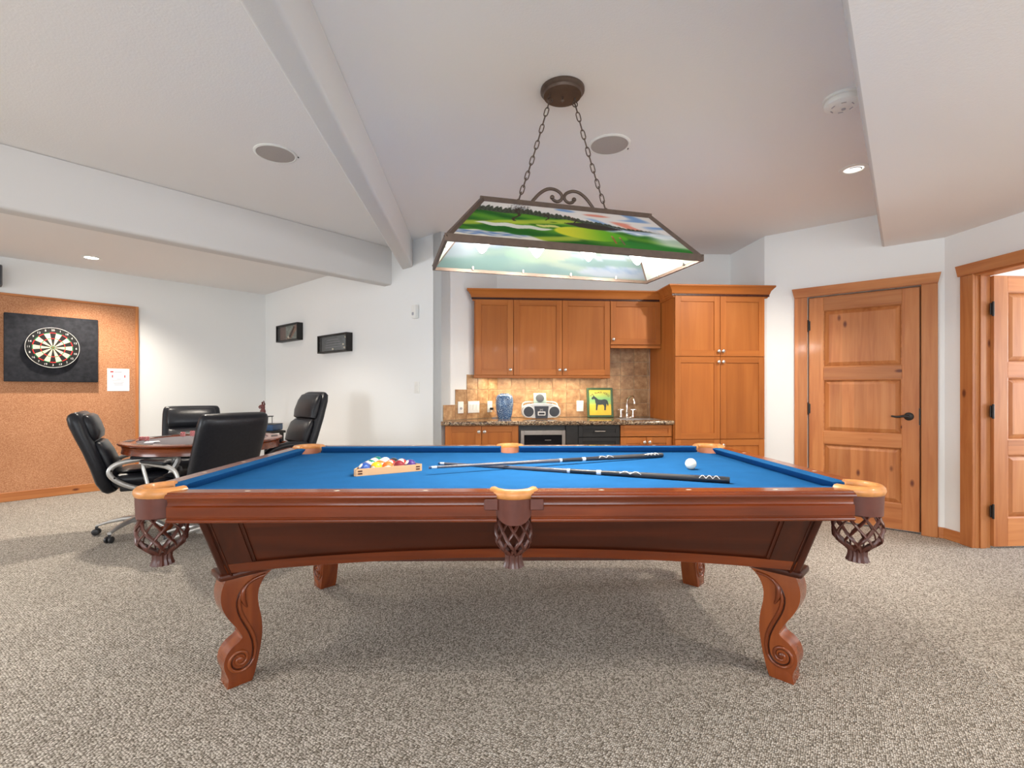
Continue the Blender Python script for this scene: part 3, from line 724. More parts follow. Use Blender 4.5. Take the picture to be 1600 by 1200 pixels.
def cue(label, p0, p1):
    p0, p1 = Vector(p0), Vector(p1); d = p1-p0; L = d.length
    r = thing('cue_stick', label, 'cue stick', p0, 0, 'cue sticks on the table'); r.rotation_euler = d.to_track_quat('X', 'Z').to_euler()
    rad = lambda x: .0064+(.0146-.0064)*(x/L)
    def seg(name, a, b, mat, g=0, par=r):
        mt = Matrix.Rotation(R(90), 4, 'Y'); return MB().lathe([(rad(a)+g, a), (rad(b)+g, b)], 16, (0, 0, 0), mt).build(name, mat, par, 60)
    seg('tip', 0, .012, 'blue_case'); seg('ferrule', .012, .038, 'cue_white')
    seg('shaft', .038, L*.50, 'cue_shaft')
    seg('ring', L*.50, L*.51, 'cue_white', .0003); seg('forearm', L*.51, L*.72, 'cue_black')
    seg('ring', L*.60, L*.615, 'cue_white', .0004)
    w = seg('wrap', L*.72, L*.90, 'cue_wrap'); seg('sleeve', L*.90, L-.018, 'cue_black', .0002); seg('bumper', L-.018, L, 'black_plastic', -.001)
    for x0, nx, dx in ((L*.675, 2, .05), (L*.915, 3, .028)):   # white crossed inlays
        for k in range(nx):
            for sg in (-1, 1):
                pts = []
                for q in range(9):
                    u = q/8; x = x0+dx*(k+u); a = R(90+sg*(u-.5)*150)
                    rr = rad(x)+.0004; pts.append((x, rr*math.cos(a), rr*math.sin(a)))
                MB().tube(pts, .0014, 5).build('inlay', 'cue_white', r, 60)
a0, a1 = W(-.40, 2.33), W(.915, 2.945); b0, b1 = W(-.405, 2.665), W(.953, 2.115)
cue('black cue stick lying flat with butt towards the near right', (b0.x, b0.y, BED+.0070), (b1.x, b1.y, BED+.0152))
cue('black cue stick resting across the other with butt towards the far rail', (a0.x, a0.y, BED+.036), (a1.x, a1.y, BED+.0155))
# ------------------------------------------------------------------ billiard lamp
lc = W(.260, 2.455); LANG = R(14.9-YAW); ZB, ZT = 1.852, 2.097
lamp = thing('billiard_lamp', 'long bronze pool table lamp with painted golf course glass hanging on chains', 'lamp', (lc.x, lc.y, 0), LANG)
bl, bw, tl_, tw = .626, .2575, .435, .09            # half sizes bottom and top
cb = {(sx, sy): Vector((sx*bl, sy*bw, ZB)) for sx in (-1, 1) for sy in (-1, 1)}
ct = {(sx, sy): Vector((sx*tl_, sy*tw, ZT)) for sx in (-1, 1) for sy in (-1, 1)}
def bar(name, a, b, w, d, up=(0, 0, 1)):
    a, b = Vector(a), Vector(b); t = (b-a).normalized(); u = Vector(up); u = (u-t*u.dot(t)).normalized(); v = t.cross(u)
    m = MB(); m.loft([[p+u*(w*i)+v*(d*j) for i, j in ((-1, -1), (1, -1), (1, 1), (-1, 1))] for p in (a, b)]); return m.build(name, 'bronze', lamp, 0)
for sy in (-1, 1):
    bar('frame_bar', cb[(-1, sy)]+Vector((-.006, 0, 0)), cb[(1, sy)]+Vector((.006, 0, 0)), .016, .006); bar('frame_bar', ct[(-1, sy)]+Vector((-.012, 0, 0)), ct[(1, sy)]+Vector((.012, 0, 0)), .012, .007)
for sx in (-1, 1):
    bar('frame_bar', cb[(sx, -1)], cb[(sx, 1)], .015, .006); bar('frame_bar', ct[(sx, -1)], ct[(sx, 1)], .012, .007)
    for sy in (-1, 1): bar('corner_bar', cb[(sx, sy)], ct[(sx, sy)], .009, .009)
MB().span(-tl_, tl_, -tw, tw, ZT-.006, ZT+.004).build('top_plate', 'bronze', lamp, 0)
def nz(u, v, s=1.0): return math.sin(u*37.1*s+1.7*math.sin(v*23.3*s))*math.cos(v*41.7*s+1.3*math.sin(u*29.1*s))
def lerp(a, b, t): t = max(0, min(1, t)); return tuple(a[i]+(b[i]-a[i])*t for i in range(3))
def ss(a, b, x): x = max(0, min(1, (x-a)/(b-a))); return x*x*(3-2*x)
def golf(u, v):
    hz = .72-.20*ss(.25, 1, u)+.010*math.sin(u*31)
    sky = (232, 224, 218); k = .6*math.sin(u*11+(v-hz)*9+2.1*math.sin(u*6.3+v*4))+.5*math.sin(u*23-(v-hz)*15+1.7*math.sin(v*19+u*9))
    sky = lerp(sky, (104, 146, 200), ss(.25, .95, k)*.8*ss(.15, .4, u)); sky = lerp(sky, (226, 124, 100), ss(.35, .95, -k)*.8*ss(.3, .5, u))
    c = lerp((86, 146, 34), (26, 96, 24), .5+.5*math.sin(u*13+v*19+1.2*math.sin(u*5+v*9)))
    c = lerp(c, (206, 206, 66), ss(.35, 1, math.sin(u*8+1.0-v*15))*.75*(1-ss(.45, .62, u)))
    c = lerp(c, (22, 70, 20), ss(.5, 1, nz(u*.8, v*.9))*.5)
    for cx, cy, rx, ry, cc in ((.22, .40, .17, .045, (222, 218, 206)), (.12, .12, .24, .11, (230, 222, 206)), (.37, .47, .06, .03, (206, 206, 120))):
        e = ((u-cx)/rx)**2+((v-cy-.10*(cx-u)+.012*math.sin(u*60))/ry)**2; c = lerp(c, cc, 1-ss(.8, 1.1, e))
    e = ((u-.13)/.19)**2+((v-.17-.012*math.sin(u*70))/.055)**2; c = lerp(c, (92, 126, 178), (1-ss(.5, 1.1, e))*(.55+.45*nz(u*1.7, v*1.9)))
    e = ((u-.56)/.17)**2+((v-.36+.20*(u-.56))/.15)**2; g = lerp((212, 210, 50), (92, 172, 30), ss(0, 1, (u-.44)/.26)); c = lerp(c, g, 1-ss(.85, 1.05, e))
    sea = ss(.40, .48, v-.55*(.80-u)*.6+.02*math.sin(u*50))*ss(.58, .70, u)
    sc = lerp((236, 240, 244), (116, 148, 190), ss(-.2, .9, nz(u*1.1, v*2.1))*.85); sc = lerp(sc, (70, 96, 136), ss(hz-.07, hz, v)*.6)
    c = lerp(c, sc, sea)
    d = abs(v-(.585-.16*(u-.45)))/(.075*max(.01, math.sin(math.pi*max(0, min(1, (u-.44)/.30))))) if .44 < u < .74 else 9
    c = lerp(c, (52, 44, 38), 1-ss(.8, 1.1, d))
    c = lerp(c, (240, 242, 236), ss(.80, .92, u)*ss(.10, .2, v-.30*(1-u))*.75)
    c = lerp(c, (40, 132, 44), ss(.62, .74, u)*(1-ss(.20, .30, v+.35*(u-.8)))*.9)
    c = lerp(c, sky, ss(hz-.006, hz+.006, v))
    th = (.035+.085*(1-ss(.2, .85, u)))*(.55+.35*abs(math.sin(u*140))+.35*abs(math.sin(u*61+1)))
    c = lerp(c, lerp((40, 46, 34), (92, 98, 80), abs(nz(u*4, v*3))), (ss(hz-.02, hz, v)*(1-ss(hz+th-.02, hz+th+.01, v)))*(1-ss(.80, .97, u)))
    for tx, sz in ((.215, 1), (.36, .45), (.50, .35)):
        dd = math.hypot((u-tx)*2.4, (v-hz-.13*sz)*1.2)/(.17*sz); tw_ = abs(u-tx-.012*math.sin(v*30))
        if dd < 1 and math.sin(u*210+9*math.sin(v*40))*math.sin(v*120+7*math.sin(u*80)) > dd*1.3-.55: c = (70, 58, 48)
        if tw_ < .005*sz+.002 and hz-.20*sz < v < hz+.12*sz: c = (58, 46, 36)
    for gx, gy, cc in ((.655, .26, (168, 84, 60)), (.69, .24, (120, 92, 70))):
        if abs(u-gx) < .0045 and abs(v-gy) < .075: c = cc
        if abs(u-gx) < .0035 and abs(v-gy-.09) < .018: c = (196, 120, 84)
    return c
def panel(a, b, c, d, off, nu, nv, fn, label):
    a, b, c, d = (Vector(p) for p in (a, b, c, d))
    pos = lambda u, v: (a.lerp(b, u)).lerp(d.lerp(c, u), v)+off
    link('glass_panel', paint_grid(nu, nv, pos, fn), 'art_glass' if nu > 100 else 'end_glass', lamp, 0)
    inw = (Vector((0, 0, (ZB+ZT)/2))-(a+b+c+d)/4); inw.z = 0; inw.normalize()
    pos2 = lambda u, v: pos(u, v)+inw*.004
    link('inner_face', paint_grid(nu//4, nv//3, pos2, lambda u, v: lerp(fn(u, v), (92, 100, 112), .86) if nu > 100 else (232, 234, 236)), 'liner' if nu > 100 else 'end_glass', lamp, 0)
panel(cb[(-1, -1)], cb[(1, -1)], ct[(1, -1)], ct[(-1, -1)], Vector((0, .002, 0)), 400, 110, golf, '')
panel(cb[(1, 1)], cb[(-1, 1)], ct[(-1, 1)], ct[(1, 1)], Vector((0, -.002, 0)), 240, 70, golf, '')
endp = lambda u, v: lerp((226, 228, 226), (92, 150, 70), (.42-v)*3+.3*nz(u, v)) if v < .5 else lerp((222, 224, 228), (136, 168, 206), .5+.5*nz(u, v, .5))
panel(cb[(-1, 1)], cb[(-1, -1)], ct[(-1, -1)], ct[(-1, 1)], Vector((.002, 0, 0)), 50, 40, endp, '')
panel(cb[(1, -1)], cb[(1, 1)], ct[(1, 1)], ct[(1, -1)], Vector((-.002, 0, 0)), 50, 40, endp, '')
for sy in (-1, 1):                                  # small retaining clips along the bottom rim
    for x in (-.42, -.14, .14, .42): MB().box((x, sy*(bw-.010), ZB+.006), (.010, .012, .022), 0, .002, 1).build('clip', 'steel', lamp, 0)
for sx in (-1, 1):
    for y in (-.12, .12): MB().box((sx*(bl-.010), y, ZB+.006), (.012, .010, .022), 0, .002, 1).build('clip', 'steel', lamp, 0)
for i, x in enumerate((-.42, -.14, .14, .42)):
    so = MB().lathe([(.022, ZT-.006), (.022, ZT-.05), (.016, ZT-.055)], 16, (x, 0, 0)).build('socket', 'white_plastic', lamp, 40)
    MB().lathe([(.014, ZT-.054), (.030, ZT-.075), (.050, ZT-.110), (.060, ZT-.135), (.056, ZT-.152), (.038, ZT-.185), (.020, ZT-.212), (.006, ZT-.226)], 20, (x, 0, 0)).build('bulb', 'bulb', lamp, 50)
    pl = bpy.data.lights.new('lamp_bulb_light', 'POINT'); pl.energy = 5.0; pl.color = (1, .93, .82); pl.shadow_soft_size = .012
    po = bpy.data.objects.new('lamp_bulb_light', pl); col.objects.link(po); po.location = (x, 0, ZT-.240); po.parent = lamp
    sl_ = bpy.data.lights.new('lamp_bulb_light', 'SPOT'); sl_.energy = 19; sl_.color = (1, .93, .82); sl_.shadow_soft_size = .02; sl_.spot_size = R(140); sl_.spot_blend = .6
    so_ = bpy.data.objects.new('lamp_bulb_light', sl_); col.objects.link(so_); so_.location = (x, 0, ZT-.240); so_.parent = lamp
# scrolls on the top
for sx in (-1, 1):
    pts = [(.165, 0), (.140, .035), (.105, .082), (.072, .108), (.042, .112), (.016, .100), (.005, .082), (.010, .064), (.026, .055), (.042, .060), (.048, .072)]
    pp = smooth_path([(sx*a*1.22, 0, ZT+.004+b*1.06) for a, b in pts], 5)
    MB().tube(pp, .0085, 8, side=(0, 1, 0), flat=.8).build('scroll', 'bronze', lamp, 60)
    MB().sphere((sx*.059, 0, ZT+.081), .012, 10, 8).build('scroll_ball', 'bronze', lamp, 60)
mz = HC; cpo = W(.258, 2.469)
rel = Matrix.Rotation(-LANG, 4, 'Z') @ Vector((cpo.x-lc.x, cpo.y-lc.y, 0))
can = MB().lathe([(.112, mz-.001), (.112, mz-.012), (.104, mz-.020), (.100, mz-.022), (.096, mz-.034), (.030, mz-.038), (.0, mz-.038)], 36, (rel.x, rel.y, 0)).build('canopy', 'bronze', lamp, 40)
MB().lathe([(.006, mz-.036), (.006, mz-.052), (.009, mz-.056), (.005, mz-.064), (.001, mz-.066)], 12, (rel.x, rel.y, 0)).build('finial', 'bronze', can, 50)
lkp = [(.0095*math.cos(t), 0, .018*math.sin(t)) for t in [2*math.pi*k/14 for k in range(14)]]
lm = MB(); lm.tube([(x, 0, z+(.006 if z > 0 else -.006)) for x, y, z in lkp], .0028, 6, True)
bmesh.ops.recalc_face_normals(lm.bm, faces=lm.bm.faces[:]); lme = bpy.data.meshes.new('chain_link'); lm.bm.to_mesh(lme); lm.bm.free(); lme.materials.append(M['bronze'])
for p in lme.polygons: p.use_smooth = True
for sx in (-1, 1):
    a = Vector((rel.x+sx*.068, rel.y, mz-.060)); b = Vector((sx*.248, 0, ZT+.012)); d = (b-a); L = d.length
    MB().tube([(a.x, a.y, mz-.034), (a.x, a.y, a.z+.008)], .006, 8).build('chain_hook', 'bronze', lamp, 50)
    MB().tube([(a.x+.014*math.cos(t), a.y, a.z-.004+.014*math.sin(t)) for t in [2*math.pi*k/14 for k in range(14)]], .003, 6, True).build('chain_ring', 'bronze', lamp, 50)
    MB().tube([(b.x, b.y, ZT), (b.x, b.y, ZT+.02)], .006, 8).build('chain_hook', 'bronze', lamp, 50)
    nL = int(L/.040)
    for k in range(nL):
        t = (k+.5)/nL; o = bpy.data.objects.new('chain_link', lme); col.objects.link(o); o.parent = lamp
        sag = Vector((0, 0, -.02*math.sin(math.pi*t))); o.location = a+d*t+sag
        q = d.to_track_quat('Z', 'Y') @ Matrix.Rotation(R(90)*(k % 2)+.35, 4, 'Z').to_quaternion(); o.rotation_euler = q.to_euler()
        sc = L/nL/.040; o.scale = (1, 1, sc)

# ------------------------------------------------------------------ ceiling fittings
def ceil_speaker(X, Z, label, r=.118):
    p = W(X, Z); t = thing('ceiling_speaker', label, 'speaker', (p.x, p.y, HC), 0, 'round ceiling speakers')
    MB().lathe([(r+.012, 0), (r+.012, -.004), (r, -.008), (r-.004, -.006)], 40, cap=False).build('rim', 'white_plastic', t, 40)
    MB().lathe([(r-.003, -.005), (0, -.009)], 40).build('grille', 'speaker_grey', t, 40)
    MB().box((r+.012, .035, -.004), (.006, .012, .004)).build('badge', 'dark_metal', t, 0)
ceil_speaker(-1.533, 3.134, 'round grey ceiling speaker left of the long beam')
ceil_speaker(.608, 3.02, 'round white rimmed ceiling speaker behind the lamp chains')
p = W(1.735, 2.539)
t = thing('smoke_detector', 'round white smoke detector on the high ceiling near soffit', 'smoke detector', (p.x, p.y, HC))
MB().lathe([(.090, 0), (.090, -.012), (.084, -.014)], 36).build('base', 'white_plastic', t, 40)
MB().lathe([(.078, -.014), (.078, -.024), (.083, -.026), (.080, -.040), (.060, -.050), (0, -.052)], 36).build('cover', 'white_plastic', t, 40)
for k in range(6):
    a = k*math.pi/3; MB().box((.05*math.cos(a), .05*math.sin(a), -.0505), (.022, .004, .004), a+1.57).build('vent_slot', 'grey_print', t, 0)
MB().lathe([(.010, -.050), (.010, -.055), (0, -.055)], 14, (.015, .01, 0)).build('test_button', 'grey_print', t, 40)
def downlight(x, y, z, label, lens, power, gim=False, aim=None):
    t = thing('recessed_light', label, 'ceiling light', (x, y, z), 0, 'recessed ceiling lights')
    MB().lathe([(.088, 0), (.088, -.004), (.064, -.007), (.058, -.002)], 36, cap=False).build('trim_ring', 'white_plastic', t, 40)
    MB().lathe([(.060, -.003), (0, -.004)], 30).build('lens', lens, t, 40)
    if gim: MB().tube([(.045*math.cos(R(a)), .045*math.sin(R(a)), -.006) for a in range(200, 350, 15)], .003, 6).build('gimbal', 'grey_print', t, 40)
    if power:
        l = bpy.data.lights.new('downlight', 'SPOT'); l.energy = power; l.color = (1, .90, .77); l.spot_size = R(108 if aim else 125); l.spot_blend = .7; l.shadow_soft_size = .06
        o = bpy.data.objects.new('downlight', l); col.objects.link(o); o.parent = t; o.location = (0, 0, -.02)
        if aim: o.rotation_euler = (Vector(aim)-Vector((x, y, z))).to_track_quat('-Z', 'Y').to_euler()
p = W(2.37, 3.351); downlight(p.x, p.y, HC, 'dim recessed eyeball light near the soffit edge', 'dimlens', 100, True, (1.75, 4.3, .6))
downlight(-4.171, 5.569, HA, 'bright recessed light in the dart corner ceiling', 'downlens', 110)
downlight(-2.57, 4.66, HA, 'added hidden light above the poker table', 'downlens', 100)  # added to brighten the dart corner, hidden behind the cross beam
p = W(-.15, .85); downlight(p.x, p.y, HC, 'recessed light above the camera', 'downlens', 30)
downlight(-3.6, .6, HC, 'recessed light over the far left floor', 'downlens', 180)
downlight(2.9, .6, HS, 'recessed light in the soffit at right', 'downlens', 110)
downlight(.0, -2.2, HC, 'recessed light behind the camera', 'downlens', 50)

# ------------------------------------------------------------------ kitchenette
YC = 4.60; YBF = 4.635; YP = 4.585; YU = 4.92; CT = .912
def knob(root, x, y, z):
    T = Matrix.Translation((x, y, z)) @ Matrix.Rotation(R(90), 4, 'X')
    return MB().lathe([(.006, 0), (.006, .014), (.015, .020), (.017, .026), (.012, .032), (0, .033)], 16, (0, 0, 0), T).build('knob', 'nickel', root, 50)
def shaker(root, x0, x1, z0, z1, yf, mat='cherry', name='door', fr=.058, ax='z'):
    d = MB(); t = .020; g = .0018
    x0 += g; x1 -= g; z0 += g; z1 -= g
    o = MB().span(x0+fr-.004, x1-fr+.004, yf+.010, yf+t-.002, z0+fr-.004, z1-fr+.004).build(name, (mat+'_'+ax) if mat != 'black_wood' else mat, root, 0)
    mt = lambda a: mat+'_'+a if mat != 'black_wood' else mat
    for a, b in ((x0, x0+fr), (x1-fr, x1)): MB().span(a, b, yf, yf+t, z0, z1, .0015, 1).build('stile', mt('z'), o, 30)
    for a, b in ((z0, z0+fr), (z1-fr, z1)): MB().span(x0+fr, x1-fr, yf+.0003, yf+t, a, b, .0015, 1).build('rail', mt('x'), o, 30)
    return o
def cab(name, label, group, x0, x1, yf, yb, z0, z1, doors, mat='cherry_z', poly=None):
    t = thing(name, label, 'cabinet', ((x0+x1)/2, yb, z0), 0, group); t.location = (0, 0, 0)
    m = MB(); m.prism(poly or [(x0, yf+.021), (x1, yf+.021), (x1, yb-.002), (x0, yb-.002)], z0, z1); m.build('body', mat, t, 0)
    for dd in doors:
        o = shaker(t, *dd[:4], yf, *(dd[5:6] or ('cherry',)))
        if dd[4]: knob(o, dd[4][0], yf, dd[4][1])
    return t
UB, UT = 1.362, 2.135
lp = [(-.024, YU+.021), (.376, YU+.021), (.376, YB-.002), (L45.x+.01, YB-.002), (L45.x+.01-(YB-YU-.021)+.075, YU+.10)]
lp = [(-.024, YU+.021), (.376, YU+.021), (.376, YB-.002), (.235, YB-.002), (.235-.22, YB-.222), (-.024, YB-.262)]
cab('wall_cabinet', 'single door cherry wall cabinet at the left end', 'cherry wall cabinets', -.024, .376, YU, YB, UB, UT, [(-.012, .376, UB, UT, (.345, UB+.055))], poly=lp)
cab('wall_cabinet', 'wide cherry wall cabinet with two doors above the boombox', 'cherry wall cabinets', .377, 1.383, YU, YB, UB, UT, [(.378, .880, UB, UT, (.852, UB+.055)), (.881, 1.382, UB, UT, (.909, UB+.055))])
cab('wall_cabinet', 'short cherry wall cabinet above the bar sink', 'cherry wall cabinets', 1.384, 1.924, YU, YB, 1.672, UT, [(1.386, 1.922, 1.682, UT, (1.414, 1.735))])
lr = thing('light_rail', 'cherry light rail molding below the wall cabinets', 'molding')
MB().span(-.028, 1.384, YU+.004, YU+.024, UB-.030, UB-.0005, .003, 1).build('rail', 'cherry_x', lr, 30)
MB().span(1.386, 1.922, YU+.004, YU+.024, 1.645, 1.671, .003, 1).build('rail', 'cherry_x', lr, 30)
MB().span(1.366, 1.384, YU+.026, YB-.014, UB-.030, UB-.0005).build('rail', 'cherry_y', lr, 0)
pan = cab('pantry_cabinet', 'tall cherry pantry cabinet with four doors beside the white wall', None, 1.927, 2.846, YP, YB, .0, UT+.005, [
    (1.932, 2.388, 1.540, 2.138, (2.366, 1.592)), (2.389, 2.844, 1.540, 2.138, (2.411, 1.592)),
    (1.932, 2.388, .728, 1.537, (2.366, 1.487)), (2.389, 2.844, .728, 1.537, (2.411, 1.487)),
    (1.932, 2.388, .10, .725, (2.366, .67)), (2.389, 2.844, .10, .725, (2.411, .67))])
# crown molding: path along the fronts
crown = thing('crown_molding', 'cherry crown molding with dentil band along the cabinet tops', 'molding')
cpth = [(-.026, YB-.27), (-.026, YU+.02), (1.927, YU+.02), (1.927, YP+.02), (2.848, YP+.02)]
cprof = [(0, UT-.018), (.012, UT-.016), (.014, UT-.006), (.022, UT-.002), (.022, UT+.016), (.028, UT+.022), (.036, UT+.050), (.058, UT+.078), (.070, UT+.088), (.070, UT+.100), (0, UT+.100)]
def crown_run(pts, prof, par, mat):
    n = len(pts); rings = []
    for i in range(n):
        p = Vector(pts[i]); dirs = []
        if i > 0: dirs.append((p-Vector(pts[i-1])).normalized())
        if i < n-1: dirs.append((Vector(pts[i+1])-p).normalized())
        ns = [Vector((d.y, -d.x)) for d in dirs]     # outward = right of travel
        mit = ns[0] if len(ns) == 1 else (ns[0]+ns[1])/(1+ns[0].dot(ns[1]))
        rings.append([Vector((*(p+mit*q), z)) for q, z in prof])
    m = MB(); m.loft(rings); return m.build('molding', mat, par, 25)
# travel so that "right of travel" faces the room
cpts = [Vector(p) for p in cpth]
crown_run([(-.026, 4.95)]+[tuple(p) for p in cpts[1:]]+[(2.93, YP+.02)], cprof, crown, 'cherry_x')
db = MB(); db.span(-.05, 1.905, YU+.02-.0245, YU+.02-.018, UT-.003, UT+.017); db.span(1.903, 2.92, YP+.02-.0245, YP+.02-.018, UT-.003, UT+.017)
for x in [(-.03+.018*k) for k in range(int(1.93/.018))]: db.span(x, x+.010, YU+.02-.027, YU+.02-.020, UT-.001, UT+.014)
for x in [(1.927+.018*k) for k in range(int(.93/.018))]: db.span(x, x+.010, YP+.02-.027, YP+.02-.020, UT-.001, UT+.014)
o = db.build('dentil_band', 'mahogd_x', crown, 0); o['kind'] = 'stuff'
# base cabinets
cab('base_cabinet', 'two door cherry base cabinet at the left end of counter', 'base cabinets', -.300, .405, YBF, YB, .0, .872, [(-.298, .048, .10, .868, (.022, .812)), (.049, .400, .10, .868, (.076, .812))], poly=[(-.300, YBF+.021), (.405, YBF+.021), (.405, YB-.002), (.235, YB-.002), (-.300, 4.745)])
sk = cab('base_cabinet', 'cherry sink base cabinet with drawer front under the sink', 'base cabinets', 1.402, 1.925, YBF, YB, .0, .70, [(1.403, 1.664, .10, .748, (1.64, .70)), (1.665, 1.924, .10, .748, (1.69, .70))])
shaker(sk, 1.403, 1.924, .752, .868, YBF, 'cherry', 'drawer_front', .036, 'x')
bk = thing('drawer_cabinet', 'black drawer cabinet beside the beverage cooler', 'cabinet', group='base cabinets')
MB().span(.866, 1.400, YBF+.021, YB-.002, 0, .872).build('body', 'black_wood', bk, 0)
MB().span(.866, .985, YBF+.002, YBF+.020, .0, .872).build('filler_panel', 'black_wood', bk, 0)
for i, (z0, z1) in enumerate(((.752, .868), (.43, .748), (.10, .426))):
    dr = shaker(bk, .988, 1.398, z0, z1, YBF, 'black_wood', 'drawer', .040)
    zz = (z0+z1)/2
    MB().tube(smooth_path([(1.150, YBF, zz), (1.152, YBF-.022, zz), (1.238, YBF-.026, zz), (1.324-.09, YBF-.026, zz), (1.248, YBF-.022, zz), (1.250, YBF, zz)], 4), .005, 8).build('handle', 'nickel', dr, 60)
fr = thing('beverage_cooler', 'stainless framed beverage cooler under the counter', 'cooler')
MB().span(.408, .864, YBF+.03, YB-.05, .02, .868).build('body', 'black_plastic', fr, 0)
fd = MB().span(.452, .832, YBF+.004, YBF+.03, .16, .775).build('door_glass', plain('dark_glass', (.01, .01, .012), .08), fr, 0)
for x0, x1, z0, z1 in ((.424, .458, .12, .822), (.826, .860, .12, .822), (.458, .826, .775, .822), (.458, .826, .12, .165)): MB().span(x0, x1, YBF-.006, YBF+.03, z0, z1, .003, 1).build('door_frame', 'steel', fr, 30)
MB().span(.660, .720, YBF+.002, YBF+.0045, .722, .728).build('badge', 'steel', fr, 0)
MB().tube([(.436, YBF-.03, .30), (.436, YBF-.03, .70)], .007, 8).build('handle', 'steel', fr, 50)
# countertop with sink cut-out
ctp = thing('countertop', 'brown speckled granite countertop with rounded front edge', 'countertop')
edge = [(YC, CT-.034), (YC-.004, CT-.030), (YC-.004, CT-.008), (YC+.004, CT)]
SX0, SX1, SY0, SY1 = 1.46, 1.86, 4.70, 5.08
def slab(poly, z0=CT-.040): MB().prism(poly, z0, CT).build('slab', 'granite', ctp, 0)
slab([(-.335, YC), (SX0, YC), (SX0, YB-.012), (L45.x+.002, YB-.012), (-.335, C1.y+.01-.008)])
slab([(SX0, YC), (SX1, YC), (SX1, SY0), (SX0, SY0)]); slab([(SX0, SY1), (SX1, SY1), (SX1, YB-.012), (SX0, YB-.012)]); slab([(SX1, YC), (1.925, YC), (1.925, YB-.012), (SX1, YB-.012)])
MB().tube([(-.335, YC+.003, CT-.020), (1.925, YC+.003, CT-.020)], .0195, 14).build('front_edge', 'granite', ctp, 60)
sink = thing('bar_sink', 'small stainless bar sink set in the granite', 'sink')
m = MB(); r = .03
m.loft([[Vector((x, y, z)) for x, y in ((SX0+i, SY0+i), (SX1-i, SY0+i), (SX1-i, SY1-i), (SX0+i, SY1-i))] for i, z in ((.001, CT-.003), (.012, CT-.006), (.020, CT-.16), (.05, CT-.175))], cap=False)
m.bm.verts.ensure_lookup_table(); m.bm.faces.new([m.bm.verts[k] for k in (-4, -3, -2, -1)]); m.build('basin', 'steel', sink, 30)
fa = thing('bar_faucet', 'chrome gooseneck faucet with two cross handles', 'faucet', (1.625, 5.125, CT))
MB().lathe([(.026, 0), (.026, .006), (.016, .016), (.012, .05), (.016, .06), (.011, .07), (.011, .17), (.014, .18), (.008, .19), (.012, .205), (.004, .215), (0, .218)], 20).build('column', 'chrome', fa, 40)
MB().tube(smooth_path([(0, 0, .165), (.010, -.012, .205), (.026, -.045, .232), (.038, -.090, .225), (.042, -.118, .185), (.043, -.122, .155)], 6), .010, 10).build('spout', 'chrome', fa, 60)
MB().span(-.09, .09, -.022, .022, 0, .008, .004, 2).build('base_plate', 'chrome', fa, 30)
for sx in (-1, 1):
    h = MB().lathe([(.019, .006), (.016, .03), (.009, .06), (.012, .075), (.008, .095), (0, .098)], 16, (sx*.066, 0, 0)).build('valve', 'chrome', fa, 40)
    MB().tube([(sx*.066-.032, 0, .088), (sx*.066+.032, 0, .088)], .0055, 8).build('cross_handle', 'chrome', h, 60)
    MB().tube([(sx*.066, -.032, .088), (sx*.066, .032, .088)], .0055, 8).build('cross_handle', 'chrome', h, 60)
# backsplash tiles: on the kitchen wall and stepping down the short angled wall
TP = .152; tg = .004
tm = MB(); tm.box((0, 0, 0), (TP-tg, .008, TP-tg), 0, .0015, 1)
bmesh.ops.recalc_face_normals(tm.bm, faces=tm.bm.faces[:]); tme = bpy.data.meshes.new('tile'); tm.bm.to_mesh(tme); tm.bm.free(); tme.materials.append(M['tile'])
def put_tile(parent, x, y, z, rz, w=TP-tg, hgt=TP-tg):
    o = bpy.data.objects.new('tile', tme); col.objects.link(o); o.parent = parent; o.location = (x, y, z); o.rotation_euler = (0, 0, rz); o.scale = (w/(TP-tg), 1, hgt/(TP-tg))
x = L45.x+.004; cols_ = []
first = .38-.0
edges = [L45.x+.003, .375]+[.375+TP*k for k in range(1, 11)]+[1.923]
for i in range(len(edges)-1):
    xa, xb = edges[i], edges[i+1]; nr_ = 3 if xb < 1.385 else 5
    if xb-xa < .01: continue
    for r_ in range(nr_): put_tile(wbk, (xa+xb)/2, YB-.005, CT+TP*(r_+.5)+.001, 0, xb-xa-tg)
o = MB().prism([(L45.x, YB-.003), (1.924, YB-.003), (1.924, YB-.0005), (L45.x, YB-.0005)], CT, CT+TP*3).build('grout', 'grout', wbk, 0)
MB().prism([(1.386, YB-.003), (1.924, YB-.003), (1.924, YB-.0005), (1.386, YB-.0005)], CT+TP*3, CT+TP*5).build('grout', 'grout', wbk, 0)
TL45 = (L45-C1).length
for r_, t0 in ((0, .020), (1, .176), (2, .334)):
    ts = [t0+TP*1.035*k for k in range(8) if t0+TP*1.035*k < TL45-.02]+[TL45]
    for a, b in zip(ts[:-1], ts[1:]):
        p = C1+B_*((a+b)/2)+Vector((Q2, -Q2))*.005
        if b-a > .02: put_tile(wb45, p.x, p.y, CT+TP*(r_+.5)+.001, R(45), b-a-tg)
    q0 = C1+B_*t0; q1 = L45; n_ = Vector((Q2, -Q2))
    MB().prism([q0+n_*.0005, q1+n_*.0005, q1+n_*.003, q0+n_*.003], CT+TP*r_, CT+TP*(r_+1)).build('grout', 'grout', wb45, 0)
